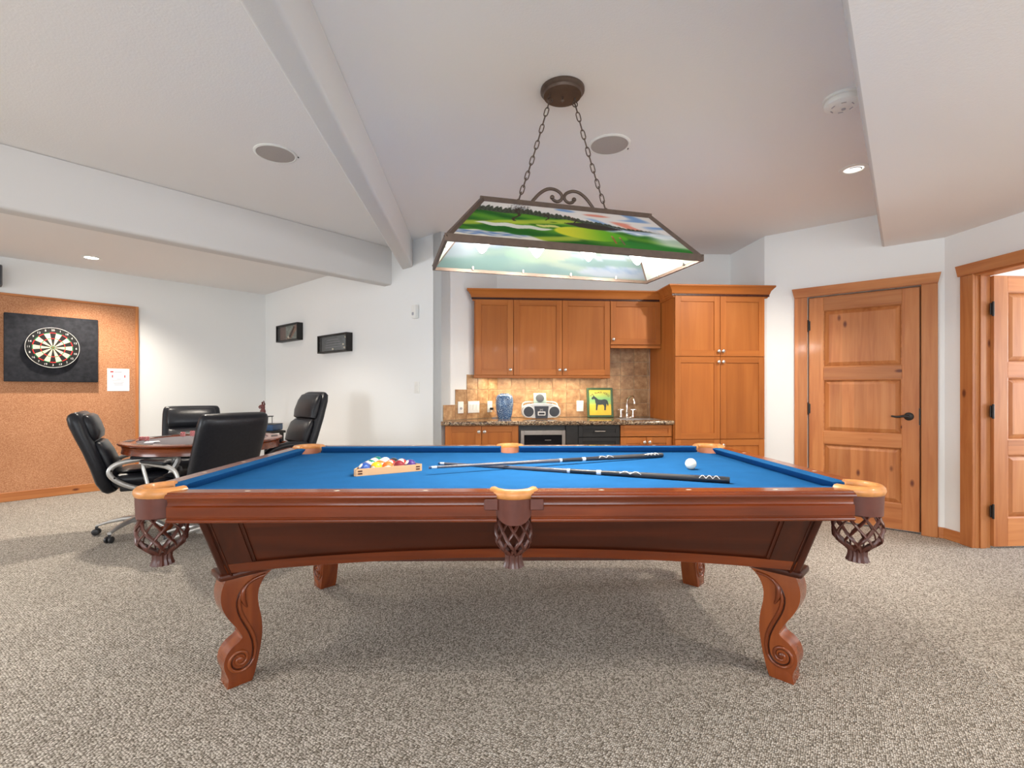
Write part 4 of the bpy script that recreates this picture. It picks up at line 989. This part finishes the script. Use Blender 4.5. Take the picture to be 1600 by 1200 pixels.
# wall plates
def plate(name, label, p, rz, z, w, hgt, kind):
    t = thing(name, label, 'switch' if 'switch' in name else 'outlet', (p[0], p[1], z), rz)
    MB().box((0, -.004, 0), (w, .007, hgt), 0, .002, 2).build('cover_plate', 'white_plastic', t, 30)
    if kind == 'rocker3':
        for k in (-1, 0, 1): MB().box((k*.046, -.009, -.004), (.032, .007, .066), 0, .002, 1, Matrix.Rotation(R(5), 4, 'X')).build('rocker', 'white_plastic', t, 30)
    elif kind == 'rocker': MB().box((0, -.009, 0), (.032, .007, .066), 0, .002, 1, Matrix.Rotation(R(5), 4, 'X')).build('rocker', 'white_plastic', t, 30)
    elif kind == 'outlet':
        for s_ in (-1, 1): MB().box((0, -.0085, s_*.022), (.032, .004, .028), 0, .004, 2).build('socket', 'white_plastic', t, 30)
    elif kind == 'dial': MB().lathe([(.012, 0), (.011, .010), (0, .011)], 16, (0, 0, 0), Matrix.Translation((0, -.008, -.010)) @ Matrix.Rotation(R(90), 4, 'X')).build('dial', 'grey_print', t, 40)
    return t
nn = Vector((Q2, -Q2))
p = C1+B_*.243+nn*.0095; plate('dimmer_switch', 'white dimmer plate on the stepped tiles', p, R(45), 1.036, .075, .118, 'dial')
p = C1+B_*.425+nn*.0095; plate('light_switch', 'white triple rocker switch plate on the stepped tiles', p, R(45), 1.036, .162, .120, 'rocker3')
p = C1+B_*.665+nn*.0095; ow = plate('wall_outlet', 'white outlet with black plug beside the blue jar', p, R(45), 1.034, .074, .118, 'outlet')
plate('wall_outlet', 'white outlet between boombox and green picture frame', (1.135, YB-.0095), 0, 1.036, .076, .118, 'outlet')
cord = thing('power_cord', 'thin cord with black plug trailing onto the counter', 'cord', (p.x, p.y, 1.012), R(45))
MB().box((.006, -.028, 0), (.030, .032, .026), 0, .005, 2).build('plug', 'black_plastic', cord, 30)
MB().tube(smooth_path([(.010, -.040, -.004), (.022, -.075, -.045), (.012, -.085, -.080), (-.045, -.078, -.0965), (-.02, -.125, -.0965), (.05, -.130, -.0965), (.10, -.10, -.0965)], 6), .0033, 6).build('cable', 'grey_print', cord, 60)
# blue jar
jar = thing('ceramic_jar', 'blue and white glazed lattice ceramic jar on the counter', 'jar', (.290, 5.02, CT))
MB().lathe([(.066, 0), (.070, .006), (.082, .06), (.090, .12), (.094, .165), (.092, .20), (.086, .225), (.076, .243), (.060, .252), (.045, .254)], 40).build('body', 'vase', jar, 40)
MB().lathe([(.050, .252), (.046, .262), (.02, .264), (0, .264)], 28).build('lid', 'vase', jar, 40)
# boombox
bx = thing('boombox', 'silver portable CD boombox with open disc lid', 'boombox', (.668, 5.03, CT))
rings = []
for yy, sc in ((-.085, .93), (-.078, .98), (-.04, 1), (.05, .98), (.085, .90)):
    rg = []
    for j in range(36):
        t = 2*math.pi*j/36; ct_, st_ = math.cos(t), math.sin(t)
        rg.append(Vector((.205*sc*math.copysign(abs(ct_)**.72, ct_), yy, .083+(.078*sc)*math.copysign(abs(st_)**.62, st_)-.006*(abs(ct_)**2))))
    rings.append(rg)
MB().loft(rings).build('body', plain('silver_plastic', srgb(206, 204, 200), .3, .2), bx, 40)
for sx in (-1, 1):
    T = Matrix.Translation((sx*.133, -.083, .075)) @ Matrix.Rotation(R(90), 4, 'X')
    sp1 = MB().lathe([(.062, -.006), (.062, .006), (.054, .010), (.052, .004)], 32, (0, 0, 0), T, cap=False).build('speaker_ring', 'white_plastic', bx, 40)
    MB().lathe([(.052, .004), (.03, .007), (0, .010)], 28, (0, 0, 0), T).build('speaker_cone', 'cloth_dark', bx, 40)
m = MB(); m.prism([(-.062, .004), (.062, .004), (.070, .10), (.074, .132), (-.074, .132), (-.070, .10)], .084, .092, Matrix(((1, 0, 0, 0), (0, 0, -1, 0), (0, 1, 0, 0), (0, 0, 0, 1))))
fp = m.build('front_panel', 'cloth_dark', bx, 20)
MB().span(-.040, .040, -.098, -.092, .036, .078, .003, 1).build('cassette_window', 'white_plastic', fp, 30)
MB().span(-.030, .030, -.100, -.098, .046, .066).build('cassette_glass', 'black_plastic', fp, 0)
tm_ = text_mesh('JVC', .022); o = link('lettering', tm_, 'white_plastic', fp, 0, (0, -.0925, .094), (R(90), 0, 0))
m = MB(); m.prism(arc(0, .040, .050, 0, 180, 12)+[(-.066, .035), (-.064, -.05), (.064, -.05), (.066, .035)], -.006, .006, Matrix.Translation((0, .035, .205)) @ Matrix.Rotation(R(-76), 4, 'X').inverted())
lid = MB().box((0, .050, .212), (.136, .014, .112), 0, .006, 2, Matrix.Rotation(R(-14), 4, 'X')).build('disc_lid', plain('lid_plastic', srgb(150, 170, 160), .3), bx, 30)
MB().lathe([(.044, 0), (.044, .003), (.030, .006), (.010, .006), (0, .006)], 26, (0, 0, 0), Matrix.Translation((0, .0405, .212)) @ Matrix.Rotation(R(76), 4, 'X')).build('lid_disc', 'cloth_dark', lid, 40)
m.bm.free()
MB().lathe([(.060, 0), (.060, .006), (0, .010)], 28, (0, -.005, .156)).build('disc_tray', 'cloth_dark', bx, 40)
for x in (-.105, -.085, -.065, .065, .085, .105): MB().box((x, -.05, .158), (.014, .012, .008), 0, .002, 1).build('button', 'cloth_dark', bx, 30)
MB().tube(smooth_path([(-.19, .04, .10), (-.165, .06, .165), (0, .075, .172), (.165, .06, .165), (.19, .04, .10)], 6), .009, 8).build('carry_handle', 'silver', bx, 60)
# horse picture leaning on the tiles
px0 = 1.343
pic = thing('horse_picture', 'green framed yellow picture of a black horse leaning on tiles', 'picture', (px0, 5.165, CT+.002)); pic.rotation_euler = (R(-10), 0, R(-3))
PW, PH = .285, .325; fw = .024
for x0, x1, z0, z1 in ((-PW/2, -PW/2+fw, 0, PH), (PW/2-fw, PW/2, 0, PH), (-PW/2+fw, PW/2-fw, 0, fw), (-PW/2+fw, PW/2-fw, PH-fw, PH)): MB().span(x0, x1, -.012, .012, z0, z1, .003, 1).build('frame', plain('green_frame', srgb(56, 84, 52), .4), pic, 30)
iw, ih = PW-2*fw, PH-2*fw
def art(u, v):
    top = lerp((206, 196, 76), (120, 176, 120), 1-abs(v-.62)*3.2); c = top if v > .40 else lerp((226, 176, 48), (222, 190, 70), v*2+.3*nz(u, v, .3))
    if v < .40 and v > .34: c = lerp((226, 176, 48), top, (v-.34)/.06)
    return c
link('print', paint_grid(24, 30, lambda u, v: (-iw/2+iw*u, -.006, fw+ih*v), art), 'paint', pic, 0)
hs_ = [(-.34, .30), (-.385, .26), (-.375, .20), (-.33, .185), (-.27, .22), (-.22, .16), (-.215, .05), (-.19, -.04), (-.195, -.20), (-.205, -.34), (-.14, -.34), (-.125, -.20), (-.10, -.07), (.02, -.075), (.12, -.06), (.17, -.12), (.185, -.22), (.175, -.34), (.245, -.34), (.255, -.22), (.275, -.10), (.29, .0), (.325, -.08), (.355, -.14), (.375, -.05), (.345, .10), (.29, .17), (.20, .195), (.06, .165), (-.07, .18), (-.17, .27), (-.255, .335), (-.285, .40), (-.305, .345)]
Tm = Matrix(((1, 0, 0, 0), (0, 0, -1, 0), (0, 1, 0, 0), (0, 0, 0, 1)))
m = MB(); m.prism([(a*iw*1.02, fw+ih*.47+b*iw*.95) for a, b in hs_], .0065, .009, Tm); m.build('horse_print', plain('black_horse_print', srgb(44, 54, 56), .5, var=.4, scale=90), pic, 0)
word = 'THE BLACK HORSE'
for k, ch in enumerate(word):
    if ch == ' ': continue
    a = R(146-112*k/(len(word)-1)); rr = iw*.50
    x, z = rr*math.cos(a), fw+ih*.56+rr*.80*math.sin(a)
    link('lettering', text_mesh(ch, .030), plain('brown_lettering', srgb(112, 72, 30), .6) if 'brown_lettering' not in bpy.data.materials else bpy.data.materials['brown_lettering'], pic, 0, (x, -.0068, z), (R(90), R(90)-a, 0))
# under-cabinet light
ul = thing('under_cabinet_light', 'slim warm light bar under the wall cabinets', 'light', (.68, 5.03, UB-.012))
MB().box((0, 0, .004), (1.15, .05, .014), 0, .002, 1).build('housing', 'white_plastic', ul, 30)
MB().box((0, 0, -.0045), (1.12, .036, .004)).build('diffuser', 'strip', ul, 0)
al = area('under_cabinet_glow', (0, 0, -.012), (0, 0, 0), 1.12, .04, 4.5, (1, .86, .62)); al.parent = ul
# ------------------------------------------------------------------ dart wall
LD = (K-KL).length
def on_dart(name, label, cat, s, z=0, group=None): return wall_empty(name, label, cat, KL+B_*(LD-s), B_, None, group, z)
def text_part(par, txt, size, mat, loc, rot=(R(90), 0, 0)): return link('lettering', text_mesh(txt, size), mat, par, 0, loc, rot)
ck = on_dart('cork_panel', 'large cork panel in a pine frame behind the dartboard', 'cork board', 4.0)
cw_ = 4.0-1.549
MB().span(0, cw_-.03, -.012, -.001, .10, 2.235).build('cork_sheet', 'cork', ck, 0)
MB().span(cw_-.03, cw_+.004, -.022, -.001, .10, 2.262, .002, 1).build('frame', 'pine_z', ck, 30)
MB().span(0, cw_-.03, -.022, -.001, 2.236, 2.262, .002, 1).build('frame', 'pine_x', ck, 30)
sur = on_dart('dart_surround', 'thick square black foam surround behind the dartboard', 'surround', 2.721, 1.304)
sb = MB(); sb.span(0, .775, -.075, -.013, 0, .742, .006, 2); sb.build('foam_board', plain('black_foam', (.024, .025, .031), .85, 0, .3, 0, .35, 22, .3), sur, 30)
dbd = on_dart('dartboard', 'round bristle dartboard with cream and black segments', 'dartboard', 2.342, 1.687)
Y0 = -.0765
def annul(name, mat, r0, r1, a0, a1, par, y=0.0, th=.004, n=3):
    m = MB(); pts = [(r1*math.sin(R(a0+(a1-a0)*k/n)), r1*math.cos(R(a0+(a1-a0)*k/n))) for k in range(n+1)]+[(r0*math.sin(R(a1-(a1-a0)*k/n)), r0*math.cos(R(a1-(a1-a0)*k/n))) for k in range(n+1)]
    m.prism(pts, 0, th, Matrix(((1, 0, 0, 0), (0, 0, -1, y), (0, 1, 0, 0), (0, 0, 0, 1)))); return m.build(name, mat, par, 0)
M['d_black'] = plain('sisal_black', (.012, .012, .012), .9); M['d_cream'] = plain('sisal_cream', srgb(226, 212, 178), .9); M['d_red'] = plain('sisal_red', srgb(196, 40, 40), .9); M['d_green'] = plain('sisal_green', srgb(34, 120, 74), .9)
MB().lathe([(.2255, 0), (.2255, .036), (.222, .038), (0, .038)], 60, (0, 0, 0), Matrix.Translation((0, Y0, 0)) @ Matrix.Rotation(R(90), 4, 'X')).build('board', 'd_black', dbd, 30)
y1 = Y0-.038
for k in range(20):
    a = 18*k; dk = k % 2 == 0
    for r0, r1 in ((.0165, .098), (.106, .161)): annul('segment', 'd_black' if dk else 'd_cream', r0, r1, a-9, a+9, dbd, y1, .001)
    for r0, r1 in ((.098, .106), (.161, .170)): annul('ring_segment', 'd_red' if dk else 'd_green', r0, r1, a-9, a+9, dbd, y1, .0012)
annul('outer_bull', 'd_green', .0066, .0165, 0, 359.9, dbd, y1, .0012, 24); annul('bull', 'd_red', .0005, .0066, 0, 359.9, dbd, y1, .0014, 16)
MB().tube([(.2235*math.cos(t), y1-.002, .2235*math.sin(t)) for t in [2*math.pi*k/60 for k in range(60)]], .0022, 6, True).build('number_ring', 'white_plastic', dbd, 60)
for k, nmb in enumerate((20, 1, 18, 4, 13, 6, 10, 15, 2, 17, 3, 19, 7, 16, 8, 11, 14, 9, 12, 5)):
    a = R(18*k); text_part(dbd, str(nmb), .030, 'white_plastic', (.196*math.sin(a), y1-.001, .196*math.cos(a)))
note = on_dart('paper_note', 'white printed sheet pinned beside the dartboard', 'paper', 1.853, 1.20)
MB().span(0, .216, -.0155, -.0135, 0, .276).build('sheet', 'paper', note, 0)
MB().span(.03, .06, -.0165, -.0155, .228, .244).build('print_mark', 'red_print', note, 0); MB().span(.07, .14, -.0165, -.0155, .230, .238).build('print_line', 'grey_print', note, 0)
for x in (.045, .165): MB().span(x, x+.010, -.0165, -.0155, .165, .195).build('print_mark', 'red_print', note, 0)
for k, (x0, x1) in enumerate(((.09, .135), (.05, .17), (.055, .16), (.06, .15), (.07, .15))): MB().span(x0, x1, -.0165, -.0155, .143-.018*k, .147-.018*k).build('print_line', 'grey_print', note, 0)
wsp = on_dart('wall_speaker', 'dark grey wall speaker mounted high at the left edge', 'speaker', 2.95, 2.31)
MB().span(0, .215, -.16, -.04, 0, .225, .012, 2).build('cabinet', plain('grey_speaker_box', srgb(96, 96, 98), .6), wsp, 30)
MB().span(.012, .203, -.166, -.159, .012, .213, .004, 1).build('grille', 'cloth_dark', wsp, 30)
MB().span(.08, .13, -.042, -.001, .08, .14).build('bracket', 'dark_metal', wsp, 0)

# ------------------------------------------------------------------ picture wall
LP = (C1-K).length; dP = (C1-K).normalized()
def on_pic(name, label, cat, t, z=0, group=None): return wall_empty(name, label, cat, K+dP*(LP-t), dP, None, group, z)
def shadow_box(label, tl0, tr0, z0, z1, artfn, extras):
    w = tl0-tr0; h_ = z1-z0; r = on_pic('shadow_box', label, 'picture', tl0, z0, 'black shadow boxes'); D = .083; f_ = .018
    for x0, x1, q0, q1 in ((0, f_, 0, h_), (w-f_, w, 0, h_), (f_, w-f_, 0, f_), (f_, w-f_, h_-f_, h_)): MB().span(x0, x1, -D, -.001, q0, q1, .0015, 1).build('frame', 'black_wood', r, 30)
    link('print', paint_grid(60, 24, lambda u, v: (f_+(w-2*f_)*u, -.030, f_+(h_-2*f_)*v), artfn), 'paint', r, 0)
    MB().span(f_, w-f_, -.028, -.010, f_, h_-f_).build('backing', 'black_wood', r, 0)
    extras(r, w, h_)
    MB().span(f_, w-f_, -.072, -.070, f_, h_-f_).build('pane', 'glass', r, 0)
def art1(u, v):
    if u < .30: return lerp((96, 70, 62), (120, 92, 82), .5+.5*nz(u, v))
    c = lerp((150, 156, 146), (104, 112, 100), .5+.5*nz(u*.7, v*.7))
    if abs(v-.5-(u-.62)*2.2) < .28: c = lerp((122, 84, 66), (160, 130, 112), .5+.5*nz(u, v, .8))
    return c
def ex1(r, w, h_):
    MB().tube([(w*.50, -.042, h_*.22), (w*.60, -.042, h_*.50), (w*.72, -.042, h_*.80)], .010, 8).build('mounted_club', 'bronze', r, 60)
    MB().sphere((w*.50, -.045, h_*.24), .018, 12, 8).build('mounted_ball', 'pearl', r, 60)
def art2(u, v):
    c = lerp((92, 92, 94), (110, 122, 124), u); return lerp(c, (70, 76, 82), .35+.35*nz(u*.6, v*.6))
def ex2(r, w, h_):
    for k in range(4): MB().tube([(w*(.18+.02*k), -.040, h_*(.30+.14*k)), (w*.55, -.040, h_*(.30+.14*k)+.004), (w*(.76-.04*k), -.040, h_*(.32+.13*k))], .0022, 6).build('mounted_rod', 'grey_print', r, 60)
    for x, z in ((.80, .40), (.88, .78), (.84, .22), (.45, .20)): MB().sphere((w*x, -.042, h_*z), .012, 10, 8).build('mounted_ball', 'pearl', r, 60)
shadow_box('black shadow box with brown and white picture, nearer the corner', 3.452, 2.81, 1.888, 2.12, art1, ex1)
shadow_box('black shadow box with grey blue picture, lower and right', 2.265, 1.579, 1.670, 1.889, art2, ex2)
th_ = on_pic('motion_sensor', 'small white sensor box high on the angled wall', 'sensor', .41, 1.935)
MB().span(0, .068, -.045, -.001, 0, .135, .008, 2).build('case', 'white_plastic', th_, 30); MB().span(.014, .042, -.047, -.044, .03, .06, .004, 1).build('lens', 'grey_print', th_, 30)
pp = K+dP*(LP-.368); plate('light_switch', 'white single rocker switch on the angled wall', pp, math.atan2(dP.y, dP.x), 1.236, .075, .118, 'rocker')

# ------------------------------------------------------------------ poker table and chairs
pk = Vector((-2.37, 4.43)); PR = .605
pt = thing('poker_table', 'round wooden poker table with grey playing surface', 'poker table', (pk.x, pk.y, 0))
MB().lathe([(PR-.115, .772), (PR-.115, .778), (0, .778)], 64).build('playing_surface', 'grey_cloth', pt, 40)
MB().lathe([(PR-.118, .768), (PR-.116, .784), (PR-.02, .788), (PR, .782), (PR+.004, .774), (PR-.004, .766), (PR-.118, .764)], 64, cap=False).build('rail', 'mahog_x', pt, 40)
MB().lathe([(PR-.03, .766), (PR-.022, .755), (PR-.028, .735), (PR-.022, .70), (PR-.05, .695), (PR-.05, .766)], 64, cap=False).build('apron', 'mahog_x', pt, 30)
MB().lathe([(PR-.05, .695), (PR-.05, .715), (0, .715)], 48).build('underside', 'mahogd_x', pt, 0)
MB().lathe([(.20, .695), (.16, .66), (.10, .62), (.085, .5), (.12, .35), (.13, .25), (.09, .17), (.14, .12), (.14, .08), (0, .08)], 32).build('pedestal', 'mahog_z', pt, 40)
for k in range(4):
    a = math.pi/4+k*math.pi/2; d = Vector((math.cos(a), math.sin(a), 0))
    pts = smooth_path([d*.08+Vector((0, 0, .16)), d*.22+Vector((0, 0, .13)), d*.29+Vector((0, 0, .06)), d*.34+Vector((0, 0, .036))], 5)
    MB().tube(pts, .034, 8).build('foot', 'mahog_x', pt, 50)
for k in range(8):                                  # chip wells sunk in the rail
    a = 2*math.pi*(k+.5)/8
    w = MB().box(((PR-.065)*math.cos(a), (PR-.065)*math.sin(a), .7865), (.055, .16, .004), a, .001, 1).build('chip_well', 'black_plastic', pt, 0)
TZ = .7785
def chips(x, y, n, label):
    t = thing('chip_stack', label, 'poker chips', (x, y, TZ), random.random(), 'red poker chip stacks')
    for k in range(n):
        c = MB().lathe([(.019, .0001), (.0195, .0005), (.0195, .0031), (.019, .0035), (0, .0035)], 20, (random.uniform(-.0008, .0008), 0, k*.0036)).build('chip', 'red_chip', t, 40)
        s_ = MB()
        for q in range(6):
            a = 2*math.pi*q/6+k*.5; s_.box((.0195*math.cos(a), .0195*math.sin(a), k*.0036+.0018), (.0012, .007, .0026), a)
        s_.build('edge_spot', 'white_chip', c, 0)
def at(px_, py_, z):                                # picture measurement -> room position on a level z
    Z = (CAM_H-z)*755/(py_-611); return W((px_-800)/755*Z, Z)
cps = [(-2.72, 4.70, 11, 'left stack of red chips at the far side of poker table'), (-2.655, 4.735, 13, 'taller stack of red chips at the far side of poker table'), (-2.86, 4.36, 8, 'left stack of red chips near the cork panel side'), (-2.80, 4.33, 9, 'stack of red chips behind the white card near the left side'), (-2.275, 4.235, 11, 'red chip stack beside the nearest black chair'), (-2.225, 4.28, 10, 'red chip stack partly hidden by the nearest chair')]
for c in cps: chips(*c)
def cards(x, y, rz, label):
    t = thing('playing_cards', label, 'cards', (x, y, TZ), rz, 'white playing cards')
    MB().box((0, 0, .003), (.063, .088, .006), 0, .001, 1).build('deck', 'paper', t, 0)
    MB().box((.03, .02, .0068), (.063, .088, .0009), .3).build('card', 'paper', t, 0)
cards(-2.66, 4.15, .4, 'white cards at the front of the poker table'); cards(-2.32, 4.60, 1.0, 'white cards on the right side of the poker table'); cards(-2.40, 4.80, .2, 'white cards at the far edge of the poker table')

def exec_chair(label, P, face):
    c = thing('office_chair', label, 'chair', (P.x, P.y, 0), math.atan2(face.y, face.x)-math.pi/2, 'black leather office chairs')
    m = MB()                                        # outer shell of the back
    secs = [(.385, -.175, .035, .19), (.41, -.190, .050, .225), (.48, -.222, .056, .250), (.60, -.255, .055, .265), (.74, -.305, .052, .268), (.86, -.350, .055, .270), (.95, -.380, .058, .268), (1.00, -.394, .054, .262), (1.022, -.400, .040, .250), (1.030, -.402, .018, .235)]
    rings = []
    for i, (z, y, th, w) in enumerate(secs): rings.append(sring((0, y, z), (1, 0, 0), (0, 1, .35), w, th, 28, 3.6))
    m.loft(rings); m.build('backrest', 'black_leather', c, 50)
    m = MB(); rings = []                            # rolled head cushion
    for z, y, th, w in ((.800, -.285, .010, .19), (.815, -.278, .034, .215), (.86, -.288, .048, .225), (.93, -.312, .050, .226), (.985, -.332, .046, .222), (1.008, -.345, .030, .210), (1.014, -.352, .012, .19)): rings.append(sring((0, y, z), (1, 0, 0), (0, 1, .35), w, th, 24, 3.4))
    m.loft(rings); m.build('head_cushion', 'black_leather', c, 50)
    m = MB(); rings = []
    for z, y, th, w in ((.500, -.160, .012, .19), (.515, -.155, .036, .21), (.60, -.185, .046, .222), (.70, -.222, .044, .222), (.78, -.258, .036, .215), (.800, -.272, .014, .19)): rings.append(sring((0, y, z), (1, 0, 0), (0, 1, .35), w, th, 24, 3.4))
    m.loft(rings); m.build('back_cushion', 'black_leather', c, 50)
    m = MB(); rings = []
    for z, a, b in ((.415, .20, .19), (.425, .235, .225), (.45, .255, .25), (.485, .262, .258), (.515, .258, .252), (.530, .235, .228), (.535, .19, .18)): rings.append(sring((0, .045, z), (1, 0, 0), (0, 1, 0), a, b, 32, 4.2))
    m.loft(rings); m.build('seat', 'black_leather', c, 50)
    m = MB(); rings = []
    for z, a, b in ((.532, .17, .16), (.545, .205, .195), (.556, .19, .18), (.560, .14, .13)): rings.append(sring((0, .06, z), (1, 0, 0), (0, 1, 0), a, b, 28, 4))
    m.loft(rings); m.build('seat_cushion', 'black_leather', c, 50)
    for sx in (-1, 1):
        lp_ = smooth_path([(sx*.292, y, z) for y, z in ((.262, .648), (.10, .652), (-.04, .645), (-.145, .615), (-.178, .555), (-.130, .488), (-.030, .430), (.085, .402), (.165, .440), (.225, .540))], 5, True)
        ar = MB().tube(lp_, .0195, 8, True, .62, (1, 0, 0)).build('armrest', 'silver', c, 60)
        MB().box((sx*.292, .105, .668), (.066, .31, .030), 0, .014, 3).build('arm_pad', 'black_leather', ar, 40)
        for y, z in ((-.165, .575), (-.145, .515)): MB().sphere((sx*.304, y, z), .007, 8, 6).build('bolt', 'dark_metal', ar, 40)
    MB().box((0, 0, .395), (.20, .26, .05), 0, .012, 2).build('tilt_mechanism', 'black_plastic', c, 30)
    MB().lathe([(.028, .37), (.028, .22), (.036, .22), (.036, .10), (0, .10)], 18).build('gas_lift', 'black_plastic', c, 40)
    hub = MB().lathe([(.05, .14), (.055, .12), (.05, .085), (0, .085)], 20).build('hub', 'silver', c, 40)
    for k in range(5):
        a = R(36+72*k); d = Vector((math.cos(a), math.sin(a), 0)); sd_ = Vector((-d.y, d.x, 0)); rings = []
        for r_, z, w, hh in ((.03, .125, .034, .022), (.12, .122, .027, .018), (.22, .104, .022, .014), (.31, .076, .018, .010)): rings.append(sring(d*r_+Vector((0, 0, z)), sd_, (0, 0, 1), w, hh, 14, 3))
        l_ = MB().loft(rings).build('base_leg', 'silver', c, 45)
        w_ = MB()
        for s_ in (-1, 1): w_.lathe([(.022, -.009), (.026, -.006), (.026, .006), (.022, .009)], 16, (0, 0, 0), Matrix.Translation(d*.31+sd_*(s_*.017)+Vector((0, 0, .0265))) @ Matrix.Rotation(a, 4, 'Z') @ Matrix.Rotation(R(90), 4, 'X'))
        w_.box((d*.308)+Vector((0, 0, .052)), (.02, .02, .03)); w_.build('caster', 'black_plastic', l_, 40)
    return c
def wf(X, Z): v = W(X, Z); return Vector((v.x, v.y))
exec_chair('black leather office chair seen from the side against cork panel', wf(-3.17, 4.12), wf(.82, .57))
exec_chair('black leather office chair behind the poker table facing the camera', wf(-3.36, 5.05), wf(.52, -.85))
exec_chair('black leather office chair in front of poker table with its back to us', wf(-2.443, 3.827), wf(-.90, .44))
# high-back recliner with bentwood arms
ch = wf(-2.39, 4.92); fc = wf(-.66, -.75)
c = thing('recliner_chair', 'tall black leather chair with curved wooden arms by the white wall', 'chair', (ch.x, ch.y, 0), math.atan2(fc.y, fc.x)-math.pi/2)
def pad(name, secs, par=c, n=26, p=3.2):
    m = MB(); m.loft([sring((0, y, z), (1, 0, 0), (0, 1, .38), w, th, n, p) for z, y, th, w in secs]); return m.build(name, 'black_leather', par, 50)
pad('backrest', [(.40, -.16, .03, .20), (.43, -.175, .05, .24), (.55, -.215, .058, .255), (.75, -.285, .055, .255), (.95, -.352, .052, .248), (1.10, -.395, .050, .240), (1.165, -.412, .042, .225), (1.185, -.418, .020, .19)])
pad('head_cushion', [(.905, -.290, .010, .20), (.918, -.282, .036, .225), (.99, -.300, .050, .228), (1.09, -.335, .046, .222), (1.15, -.362, .034, .21), (1.168, -.372, .012, .18)])
pad('lumbar_cushion', [(.66, -.195, .010, .20), (.675, -.188, .036, .225), (.76, -.215, .046, .230), (.86, -.255, .040, .225), (.902, -.276, .012, .20)])
pad('lower_cushion', [(.48, -.140, .010, .20), (.495, -.132, .034, .225), (.57, -.155, .042, .228), (.64, -.182, .034, .222), (.658, -.192, .010, .20)])
for x in (-.12, -.06, 0, .06, .12):                 # stitched channels
    MB().tube([(x, -.158, .690), (x, -.170, .76), (x, -.214, .86)], .004, 6).build('piping', 'black_leather', c, 50)
m = MB(); m.loft([sring((0, .05, z), (1, 0, 0), (0, 1, 0), a, b, 28, 4) for z, a, b in ((.39, .2, .2), (.41, .25, .25), (.46, .262, .262), (.50, .25, .25), (.515, .2, .2))]); m.build('seat', 'black_leather', c, 50)
for sx in (-1, 1):
    x = sx*.30
    ar = MB().tube(smooth_path([(x, -.335, .600), (x, -.20, .632), (x, .0, .648), (x, .16, .615), (x, .26, .53), (x, .295, .42), (x, .285, .28)], 6), .024, 10, False, .8, (1, 0, 0)).build('bentwood_arm', 'mahog_y', c, 60)
    MB().tube(smooth_path([(x, -.16, .664), (x, .0, .676), (x, .15, .648), (x, .225, .595)], 6), .030, 10, False, 1.1, (1, 0, 0)).build('arm_pad', 'black_leather', ar, 60)
    MB().tube([(x, .285, .29), (sx*.18, .15, .30), (sx*.18, -.10, .33), (x*.9, -.28, .58)], .018, 8).build('arm_brace', 'mahog_y', ar, 60)
MB().lathe([(.03, .40), (.03, .08), (0, .08)], 16).build('post', 'dark_metal', c, 40)
MB().lathe([(.29, 0), (.29, .02), (.25, .035), (.06, .06), (0, .065)], 36).build('round_base', 'mahog_x', c, 40)
# corner stand with blue case, riser and figurine
sp0 = wf(-3.37, 6.48)
st = thing('corner_stand', 'small dark side table in the corner behind the chairs', 'table', (sp0.x, sp0.y, 0), R(-45))
MB().box((0, 0, .660), (.56, .42, .030), 0, .004, 2).build('top', 'black_wood', st, 30)
for sx in (-1, 1):
    for sy in (-1, 1): MB().box((sx*.24, sy*.17, .322), (.04, .04, .644)).build('leg', 'black_wood', st, 0)
MB().box((0, 0, .20), (.50, .36, .02)).build('shelf', 'black_wood', st, 0)
bc = thing('blue_case', 'blue plastic case lying on the corner table', 'case', (sp0.x+.02, sp0.y-.02, .6755), R(-4))
MB().box((.0, 0, .042), (.44, .28, .084), 0, .012, 3).build('body', 'blue_case', bc, 30); MB().box((0, 0, .0855), (.445, .285, .006), 0, .002, 1).build('lid_rim', 'black_plastic', bc, 30); MB().box((.03, -.141, .045), (.07, .006, .022), 0, .002, 1).build('latch', 'grey_print', bc, 30)
rs = thing('display_riser', 'thin black shelf on slim legs above the blue case', 'shelf', (sp0.x+.02, sp0.y+.04, .764), R(-4))
MB().box((0, 0, .094), (.20, .15, .012), 0, .002, 1).build('shelf', 'black_plastic', rs, 30)
for sx in (-1, 1):
    for sy in (-1, 1): MB().tube([(sx*.085, sy*.06, .0005), (sx*.085, sy*.06, .089)], .0045, 8).build('leg', 'dark_metal', rs, 40)
fg = thing('bronze_figurine', 'small reddish bronze figurine standing on the black riser', 'figurine', (sp0.x+.01, sp0.y+.04, .8645), R(20))
MB().lathe([(.032, 0), (.032, .012), (.024, .016), (.020, .030), (0, .030)], 20).build('plinth', 'black_plastic', fg, 40)
m = MB(); m.loft([sring((x, 0, z), (1, 0, 0), (0, 1, 0), a, b, 16, 2.2) for x, z, a, b in ((0, .028, .030, .022), (0, .045, .036, .026), (.002, .07, .034, .024), (.002, .095, .024, .018), (-.002, .115, .030, .020), (-.005, .135, .032, .020), (-.006, .150, .022, .016), (-.004, .158, .009, .009), (-.004, .166, .011, .011), (-.004, .178, .013, .014), (-.003, .190, .008, .009))])
m.tube(smooth_path([(-.030, 0, .142), (-.044, -.012, .120), (-.030, -.024, .100)], 4), [.009]*5+[.008]*4, 8)
m.tube(smooth_path([(.022, 0, .144), (.020, -.010, .170), (.010, -.012, .205)], 4), [.009]*5+[.006]*4, 8)
m.build('figure', 'statue', fg, 50)
